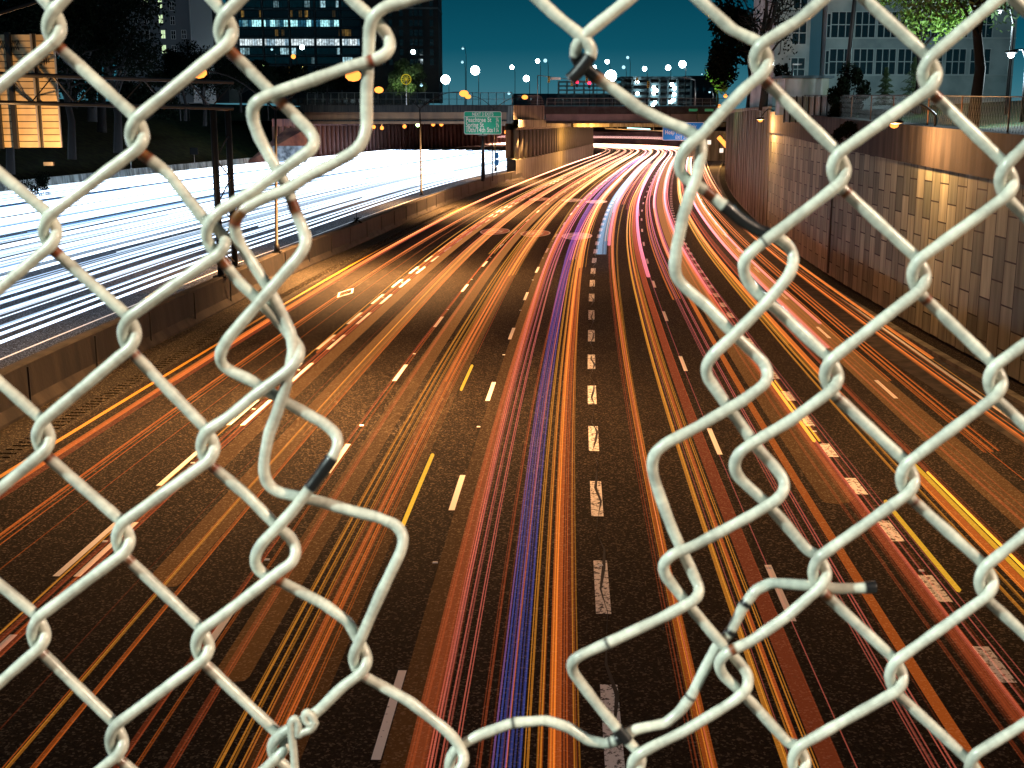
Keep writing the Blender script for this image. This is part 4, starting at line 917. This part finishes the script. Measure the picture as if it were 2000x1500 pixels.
def trail(path, s0, s1, off, z, r, m_, label, group, drift=0, flat=1, name='tail_light_trail', step=5, sides=5):
    ph = random.uniform(0, 6.28); wl = random.uniform(60, 160); n = max(3, int((s1 - s0) / step)); pts = []
    for k in range(n + 1):
        s = s0 + (s1 - s0) * k / n; o = off + drift * math.sin(ph + s / wl * 2)
        pts.append(path.at(s, o, z))
    ob = MB().tube(pts, r, sides, flat=flat).build(name, m_)
    tag(ob, label, 'light trail', group); ob.visible_shadow = True
    return ob
lanes = [(-13.4, 9, ['orange', 'red', 'orange'], 'lane nearest the median barrier'), (-9.3, 34, ['orange', 'red', 'orange', 'amber'], 'lane right of the double dashes'),
    (-5.5, 44, ['orange', 'orange', 'red', 'amber'], 'third lane from the median'), (-1.8, 54, ['orange', 'pink', 'orange', 'red', 'amber', 'pink'], 'lane just left of the dotted line'),
    (1.9, 52, ['orange', 'pink', 'pink', 'red', 'amber'], 'lane just right of the dotted line'), (5.3, 46, ['orange', 'pink', 'pink', 'red'], 'second lane right of the dotted line'),
    (8.9, 36, ['orange', 'amber', 'pink', 'red'], 'exit lane'), (11.6, 13, ['orange', 'amber', 'orange'], 'lane nearest the right wall')]
SE = 560
for c, n, kinds, lab in lanes:
    left = n
    while left > 0:
        side = random.choice((-.8, .8)); o = c + side + random.gauss(0, .26); z = random.choice((.65, .75, .85, .95, 1.05)); m_ = TR[random.choice(kinds)]
        s0 = 4 if random.random() < .55 else random.uniform(22, 150); s1 = REF.d[-1] - 15 if random.random() < .85 else random.uniform(max(90, s0 + 40), 320)
        dr = random.choice((0, .12, .3)); st = random.getstate(); nb = min(left, random.choice((1, 1, 2, 3, 4, 6))); big = random.random() < .2
        for k in range(nb):
            random.setstate(st)                            # strands of one vehicle share its path
            trail(REF, s0, s1, o + (((k * 37) % 11) / 11 - .5) * (.5 if nb > 3 else .14), z + .02 * (k % 3), (.04 if big and k == 0 else (.010, .014, .012, .02, .016)[k % 5]), m_, 'thin glowing tail light streak along the ' + lab, 'tail light streaks along the ' + lab, drift=dr)
        random.seed(c * 100 + left); left -= nb
RAMP = Path([(66, 300), (58, 395), (52, 440), (38, 462), (0, 478), (-40, 484)])
for k in range(6): trail(RAMP, 4, RAMP.d[-1] - 4, -3 + k * .55, 3.2 + .12 * k, .022, TR['pink' if k % 2 else 'orange'], 'fine light streak on the ramp curving away beyond the bridge', 'light streaks on the far ramp', drift=.3)
# broader soft bands
for off, r, k, s0, s1, lab in ((-4.8, .36, 'veil', 4, 300, 'faint amber veil of light on the third lane from the median'), (-6.1, .3, 'veil', 10, 300, 'faint amber veil beside the second lane line left of the dots'), (-8.5, .36, 'veil', 14, 300, 'faint amber veil right of the double dashes'), (-9.8, .26, 'veil', 22, 300, 'faint amber veil close to the double dashes'), (-3.0, .3, 'veil', 4, 300, 'faint amber veil left of the violet strands'), (5.6, .4, 'veil', 20, 300, 'faint amber veil in the second lane right of the dotted line'), (9.6, .5, 'veil', 14, 300, 'faint amber veil on the exit lane'), (-14.2, .17, 'red', 4, 330, 'broad dull orange band beside the yellow edge line'), (-14.35, .10, 'orange', 4, 330, 'orange band inside the broad dull one by the median'), (-10.2, .10, 'red', 4, 300, 'dark red band right of the double dashes'),
        (3.2, .12, 'pink', 62, 330, 'magenta band starting in the lane right of the dotted line'), (5.0, .14, 'pink', 70, 330, 'magenta band in the second lane right of the dotted line'), (6.1, .10, 'pink', 55, 330, 'pink band left of the exit line'), (9.2, .12, 'pink', 40, 330, 'pink band on the exit lane'), (10.0, .09, 'pink', 46, 330, 'narrow pink band on the outer right lane'), (1.0, .12, 'pink', 80, 330, 'pink band just right of the dotted line far ahead'), (-2.8, .16, 'red', 4, 300, 'wide brownish band left of the violet one'), (-.75, .13, 'red', 4, 300, 'ribbed orange band beside the dotted centre line'), (-.95, .05, 'orange', 4, 400, 'orange strand edging the ribbed band'), (1.25, .09, 'orange', 4, 400, 'strong orange band first right of the dotted line'),
        (2.9, .15, 'red', 4, 350, 'wide dark red band in the lane right of the dotted line'), (4.9, .10, 'orange', 4, 350, 'orange band on the second lane right of the dotted line'), (6.0, .14, 'red', 4, 350, 'wide dark red band left of the exit line'),
        (8.0, .12, 'orange', 4, 350, 'orange band just right of the exit line'), (11.9, .10, 'orange', 10, 300, 'thick orange streak on the outer right lane'), (12.7, .09, 'orange', 38, 300, 'thick orange streak nearest the right wall kerb')):
    trail(REF, s0, s1, off, .8, r, TR[k], lab, None, flat=.35, name='light_band', sides=8)
for off, s0, s1, lab in ((6.6, 14, 19.5, 'short bright yellow streak nearest the camera on the exit lane'), (6.0, 25, 34, 'far part of a bright yellow streak on the exit lane'), (8.1, 12, 23, 'bright yellow streak right of the exit lane ones'), (-4.3, 17, 23, 'short yellow dash of light below the broken wire'), (-4.3, 31, 35, 'tiny yellow dash of light farther up the lane')):
    trail(REF, s0, s1, off, .9, .05, TR['yellow'], lab, None)
    if s1 - s0 > 7: trail(REF, s0, s1 - 1, off + .14, .9, .03, TR['yellow'], 'fine yellow strand beside a bright yellow streak', 'fine yellow strands')
t = thing('violet_light_band', 'violet blue band of fine light strands left of the dotted line', 'light band')
for k in range(10):
    pts = [REF.at(s, -1.74 + k * .041 + .012 * ((k * 7) % 3) + .01 * math.sin(s), 1.0 + .03 * (k % 3)) for s in range(4, 300, 5)]; MB().tube(pts, .014, 4).build('strand', TR['violet'], t)
t = thing('cool_light_band', 'pale blue band of light crossing the dotted centre line far ahead', 'light band')
for k in range(7):
    pts = [REF.at(s, .2 + k * .1 + (s - 80) * .002, 1.0) for s in range(72, 300, 6)]; MB().tube(pts, .05, 5, flat=.5).build('strand', TR['cool'], t)
# white headlight trails on the left carriageway
WT = dict(white=trail_mat('trail_white', [(0, (.50, .60, .75)), (150, (.75, .88, 1.0)), (300, (1.1, 1.2, 1.35))]), blue=trail_mat('trail_blue', [(0, (.05, .13, .28)), (150, (.06, .17, .36)), (300, (.3, .5, .8))]), pale=trail_mat('trail_pale', [(0, (.20, .28, .40)), (150, (.34, .46, .6)), (300, (.6, .75, .9))]))
for k in range(190):
    q = .062 + .898 * (k / 190) ** .93 + random.uniform(-.004, .004)
    if q > .90 and random.random() < .6: continue
    lane = (q * 48) % 3.65 / 3.65
    if abs(lane - .5) > .44 and random.random() < .8: continue
    r = random.choice((.04, .06, .09, .12)) * (1.0 if q < .5 else 1.25); m_ = WT[random.choice(('white', 'white', 'blue', 'pale', 'pale'))]
    t0 = .02 if random.random() < .8 else random.uniform(.1, .5); t1 = 1.0 if random.random() < .88 else random.uniform(.5, .8); z = .6 + random.choice((.55, .65, .75, .9)); ph = random.uniform(0, 6); n = 48
    if t1 - t0 < .15: t0 = .02
    pts = [cross(t0 + (t1 - t0) * i / n, q + .002 * math.sin(ph + i * .2), z) for i in range(n + 1)]
    where = 'near the median barrier' if q < .3 else ('in the middle of the left carriageway' if q < .7 else 'on the far side of the left carriageway')
    tag(MB().tube(pts, r, 5, flat=.6).build('headlight_trail', m_), 'white headlight streak ' + where, 'light trail', 'white headlight streaks ' + where)

# ------------------------------------------------------------------ overpass under the camera, with its lamps
MB().box((0, -7.6, 7.6), (120, 14.6, .6)).build('overpass_deck', M['concrete'])['kind'] = 'structure'
def overhead(loc, m_, W, col, lab):
    t = thing('street_lamp', lab, 'street lamp', loc); MB().tube([(0, -1.5, 0), (0, -1.5, 4.6), (0, -.8, 5.1), (0, 0, 5.1)], [.12, .08, .06, .05], 8).build('pole', M['galv'], t)
    h = MB().ball((0, 0, 5.1), .35, 10, sz=.3).build('lamp_head', M['galv'], t); MB().ball((0, 0, 4.98), .16, 10).build('bulb', m_, h); plight('lamp_light', (0, .1, 4.6), col, W, .22, t)
overhead((-4.4, -2.2, 7.9), ledm, 2200, (.84, 1.0, .92), 'white street lamp on the overpass behind the fence'); overhead((4.8, -1.7, 7.9), sod, 1900, (1, .76, .56), 'warm street lamp on the overpass behind the fence')

# ------------------------------------------------------------------ torn chain link fence in the foreground
fm = bpy.data.materials.new('coated_wire'); fm.use_nodes = True; nt = fm.node_tree; b = nt.nodes['Principled BSDF']; l = nt.links.new
at = nt.nodes.new('ShaderNodeVertexColor'); at.layer_name = 'tint'; nz = nt.nodes.new('ShaderNodeTexNoise'); nz.inputs['Scale'].default_value = 55; nz.inputs['Detail'].default_value = 9; nz.inputs['Roughness'].default_value = .7
tc = nt.nodes.new('ShaderNodeTexCoord'); mr = nt.nodes.new('ShaderNodeMapRange'); mr.inputs['From Min'].default_value = .36; mr.inputs['From Max'].default_value = .6; mr.inputs['To Min'].default_value = .6; mr.inputs['To Max'].default_value = 1.08
mx = nt.nodes.new('ShaderNodeMix'); mx.data_type = 'RGBA'; mx.blend_type = 'MULTIPLY'; mx.inputs[0].default_value = 1
l(tc.outputs['Object'], nz.inputs[0]); l(nz.outputs[0], mr.inputs['Value']); l(at.outputs[0], mx.inputs[6]); l(mr.outputs[0], mx.inputs[7]); l(mx.outputs[2], b.inputs['Base Color'])
b.inputs['Roughness'].default_value = .42; b.inputs['Coat Weight'].default_value = .25; b.inputs['Coat Roughness'].default_value = .15
bp = nt.nodes.new('ShaderNodeBump'); bp.inputs['Strength'].default_value = .25; bp.inputs['Distance'].default_value = .001; l(nz.outputs[0], bp.inputs['Height']); l(bp.outputs[0], b.inputs['Normal'])
def KL(x, y): return [(x - 2, y - 26), (x - 12, y - 6), (x - 12, y + 12), (x - 1, y + 34)]
def KR(x, y): return [(x - 2, y - 30), (x + 12, y - 6), (x + 15, y + 11), (x + 5, y + 30)]
wires = [
 [(-60, -160)] + KR(105, 48) + KL(-66, 250) + KR(97, 447) + KL(-70, 650) + KR(84, 850) + KL(-75, 1045) + KR(75, 1233) + KL(-80, 1430) + KR(65, 1640),
 [(270, -150)] + KL(105, 48) + KR(267, 258) + KL(97, 447) + KR(252, 647) + KL(84, 850) + KR(240, 1048) + KL(75, 1233) + KR(227, 1443) + KL(65, 1640),
 [(275, -150)] + KR(440, 55) + KL(267, 258) + [(330, 340), (400, 430), (425, 448), (440, 463), (440, 480), (428, 496), (400, 514)] + KL(252, 647) + KR(405, 868) + KL(240, 1048) + KR(395, 1257) + KL(227, 1443) + KR(380, 1640),
 [(560, -90)] + KL(440, 55) + [(540, 190), (575, 225), (606, 256), (616, 275), (608, 292), (580, 312), (550, 334), (490, 376), (430, 412), (409, 432), (402, 455), (407, 476), (425, 498), (466, 550), (520, 600), (562, 649), (585, 680), (584, 700), (565, 722), (500, 770), (450, 812)] + KL(405, 868) + [(480, 965), (540, 1027), (568, 1050), (580, 1075), (572, 1098), (550, 1113), (467, 1177), (430, 1205)] + KL(395, 1257) + [(533, 1423), (556, 1445), (556, 1465), (535, 1485), (480, 1540)],
 [(640, -50), (687, 0), (715, 25), (735, 42), (757, 68), (763, 88), (756, 104), (735, 116), (675, 133), (600, 160), (525, 185), (500, 198), (492, 215), (495, 238), (507, 270), (540, 330), (562, 366), (569, 391), (577, 412), (592, 448), (598, 468), (594, 486), (580, 506), (550, 540), (484, 616), (445, 662), (430, 688), (431, 708), (445, 722), (492, 744), (540, 774), (579, 797), (635, 828), (657, 848), (661, 868), (652, 890), (632, 918), (608, 950), (570, 1000), (540, 1032), (512, 1060), (498, 1084), (499, 1106), (515, 1122), (547, 1135), (633, 1180), (680, 1215)] + KR(703, 1282)[1:] + [(667, 1343), (620, 1390), (570, 1420), (545, 1436), (530, 1456), (535, 1478), (560, 1500), (590, 1540)],
 [(860, -20), (800, 0), (755, 12), (732, 28), (722, 50), (720, 100), (716, 175), (716, 250), (708, 278), (690, 298), (650, 320), (600, 345), (562, 370), (520, 385), (480, 405), (461, 425), (457, 445), (465, 470), (490, 510), (520, 555), (550, 612), (568, 650), (573, 685), (567, 720), (555, 765), (540, 810), (526, 845), (516, 895), (515, 925), (525, 949), (545, 962), (572, 968), (620, 978), (680, 996), (740, 1011), (775, 1026), (789, 1048), (784, 1075), (740, 1167)] + KL(703, 1282) + [(800, 1370), (870, 1425)] + KR(892, 1475) + [(850, 1540)],
 [(1290, -50), (1240, -10), (1190, 30), (1150, 62), (1130, 80), (1123, 100), (1129, 118), (1145, 133), (1160, 147), (1200, 175), (1250, 213), (1300, 238), (1342, 254), (1363, 268), (1371, 285), (1369, 305), (1360, 348), (1346, 384), (1335, 420), (1322, 480), (1317, 525), (1323, 546), (1344, 567), (1380, 597), (1426, 645), (1468, 686), (1493, 710), (1501, 732), (1494, 750), (1450, 783), (1360, 835), (1300, 866), (1279, 884), (1273, 905), (1276, 930), (1291, 975), (1313, 1033), (1333, 1077), (1351, 1115), (1366, 1148), (1363, 1165), (1350, 1176), (1300, 1203), (1200, 1250), (1133, 1280), (1117, 1292), (1117, 1310), (1133, 1332), (1167, 1377), (1207, 1425), (1233, 1455), (1253, 1475), (1252, 1495), (1230, 1540)],
 [(1290, -60), (1360, -5), (1430, 58)] + KR(1486, 114) + [(1460, 168), (1400, 231), (1372, 262), (1340, 288), (1325, 312), (1329, 338), (1345, 353), (1372, 368), (1390, 383), (1405, 395), (1421, 407), (1450, 432), (1480, 450), (1510, 460), (1531, 472), (1547, 490), (1551, 512), (1541, 538), (1518, 567), (1496, 592), (1430, 658), (1393, 692), (1378, 715), (1381, 736), (1400, 763), (1420, 792), (1444, 825), (1480, 876), (1516, 915), (1532, 938), (1532, 958), (1518, 976), (1465, 1008), (1405, 1040), (1353, 1067), (1312, 1083), (1294, 1102), (1299, 1124), (1333, 1167), (1400, 1247), (1443, 1293), (1462, 1318), (1460, 1345), (1435, 1368), (1400, 1390), (1333, 1430), (1267, 1462), (1240, 1478), (1232, 1500), (1250, 1530)],
 [(1700, -100), (1620, -12), (1560, 40)] + KL(1486, 114) + KR(1638, 327) + [(1610, 383), (1520, 452), (1475, 485), (1455, 505), (1451, 525), (1460, 550), (1484, 577), (1520, 607), (1600, 682)] + KR(1623, 730) + [(1544, 822), (1470, 865), (1445, 882), (1433, 905), (1439, 929), (1460, 949), (1493, 979), (1520, 1008), (1577, 1075)] + KR(1600, 1115) + [(1533, 1207), (1466, 1253), (1420, 1274), (1403, 1292), (1409, 1316), (1430, 1335), (1470, 1375), (1540, 1452)] + KR(1560, 1485) + [(1500, 1560)],
 [(1560, -140), (1680, -10)] + KR(1815, 141) + KL(1638, 327) + KR(1794, 535) + KL(1623, 730) + KR(1772, 932) + KL(1600, 1115) + KR(1750, 1318) + KL(1560, 1485) + [(1700, 1660)],
 [(2060, -110), (1960, -10)] + KL(1815, 141) + KR(1965, 350) + KL(1794, 535) + KR(1943, 742) + KL(1772, 932) + KR(1925, 1133) + KL(1750, 1318) + KR(1900, 1520),
 [(2140, 150)] + KL(1965, 350) + KR(2110, 560) + KL(1943, 742) + KR(2090, 940) + KL(1925, 1133) + KR(2075, 1335) + KL(1905, 1500) + [(2000, 1640)],
]
loose = [[(960, -90), (1040, -12), (1085, 30), (1130, 66), (1152, 88), (1156, 104), (1144, 122), (1128, 142), (1113, 156)],
 [(877, 1510), (879, 1480), (895, 1458), (933, 1437), (1000, 1412), (1067, 1407), (1110, 1420), (1150, 1447), (1187, 1453), (1215, 1440), (1240, 1425), (1300, 1413), (1327, 1390), (1350, 1360), (1373, 1313), (1400, 1262), (1427, 1235), (1450, 1187), (1475, 1153), (1507, 1138), (1567, 1143), (1633, 1150), (1693, 1148), (1710, 1147)]]
PAINT = (.66, .67, .57, 1); RUST = (.20, .055, .012, 1); BLK = (.006, .006, .007, 1)
rust_pts = [(118, 92, 15), (283, 302, 16), (458, 102, 16), (112, 492, 12), (269, 690, 10), (575, 405, 16), (552, 203, 9), (467, 432, 12), (100, 893, 9), (421, 912, 10), (436, 512, 13), (256, 1092, 8), (91, 1274, 8), (412, 1300, 8), (242, 1484, 8), (545, 1138, 8), (718, 1316, 8), (1160, 145, 16), (1385, 380, 12), (1430, 1265, 9), (590, 814, 8), (1500, 160, 9), (1654, 374, 8), (1810, 582, 7), (1640, 774, 8), (1788, 975, 8), (1616, 1160, 7), (1830, 188, 8), (470, 420, 14), (725, 120, 7)]
black_pts = [(1130, 138, 36), (632, 915, 27), (615, 935, 22), (1450, 430, 34), (1478, 448, 28), (1425, 408, 12), (1213, 1436, 14), (1704, 1148, 15), (1432, 1236, 8), (1350, 1360, 5), (1190, 1452, 6), (1000, 1412, 3), (1460, 1180, 8), (1185, 1258, 5)]
fence = thing('chain_link_fence', 'torn white coated chain link fence close to the camera with a large hole', 'fence', (0, .48, 8))
wr = random.Random(3)
def tint(x, y):
    c = PAINT; k = wr.uniform(.86, 1.03); c = (c[0] * k, c[1] * k, c[2] * k, 1)
    for (a, b, r) in rust_pts:
        d = math.hypot(x - a, y - b) / r + wr.uniform(-.18, .18)
        if d < 1.15:
            f = max(0, min(1, (1.15 - d) / .35)); c = tuple(c[i] * (1 - f) + RUST[i] * f * wr.uniform(.7, 1.3) for i in range(3)) + (1,)
    for (a, b, r) in black_pts:
        if math.hypot(x - a, y - b) < r + wr.uniform(-2, 2): return BLK
    return c
def wire(pts2, name, d0=.48, amp=.0027, auto=True, rad=.00232, st=22, sides=12):
    q = resample([Vector((x, y, 0)) for x, y in pts2], st); q = chaikin(q, 2); q = [a for i, a in enumerate(q) if i % 1 == 0]
    n = len(q); dx = []
    for i in range(n):
        a = q[max(0, i - 2)]; b = q[min(n - 1, i + 2)]; t_ = (b - a).normalized(); dx.append(max(-1, min(1, t_.x * 1.8)) if auto else 0)
    sm = []
    for i in range(n):
        w_ = dx[max(0, i - 3):i + 4]; sm.append(sum(w_) / len(w_))
    pts = []; cs = []
    for i, a in enumerate(q):
        p = P(a.x, a.y, d0 + amp * sm[i]); pts.append(p - Vector((0, .48, 8))); cs.append(tint(a.x, a.y))
    return MB().tube(pts, [rad * (1 + .05 * math.sin(i * .37) * math.sin(i * .11) + wr.uniform(-.012, .012) + (.10 if cs[i] == BLK else 0)) for i in range(len(pts))], sides, cols=cs).build(name, fm, fence)
def carry_on(p, up):                                   # the mesh goes on above and below the part in view
    q = p[::-1] if up else list(p); (x0, y0), (x, y) = q[-2], q[-1]; left = x < x0; ext = []; sg = -1 if up else 1
    for k in range(5 if up else 6):
        y += 198 * sg; x += 172 if left else -172; kn = (KR if left else KL)(x, y); left = not left; ext += kn[::-1] if up else kn
    return (ext[::-1] + p) if up else (p + ext)
for p in wires: wire(carry_on(carry_on(p, True), False), 'wire')
for i in range(1, 25):                                  # and on both sides of it
    for sd in (-1, 1):
        p = []
        for k in range(-5, 13):
            y = 48 + 198 * k + (198 if i % 2 else 0) * (1 if sd < 0 else 0) + (302 - 198 * (i % 2) if sd > 0 else 0)
            edge = (105 - 172 * i) if sd < 0 else (1965 + 172 * i); edge -= .022 * y; par = k % 2 == 0
            if sd < 0: p += KR(edge, y) if par else KL(edge - 172, y)
            else: p += KL(edge - 12, y) if par else KR(edge + 160, y)
        wire(p, 'wire', st=60, sides=7)
wire(loose[0], 'torn_wire', .4775, 0, False); wire(loose[1], 'torn_wire', .4865, 0, False)
wire([(578, 1540), (574, 1470), (569, 1430), (568, 1410), (576, 1402), (584, 1412), (580, 1440), (590, 1430), (606, 1426), (616, 1412), (607, 1396), (598, 1390), (594, 1402), (604, 1416), (618, 1408)], 'tie_wire', .4745, 0, False, .0017)
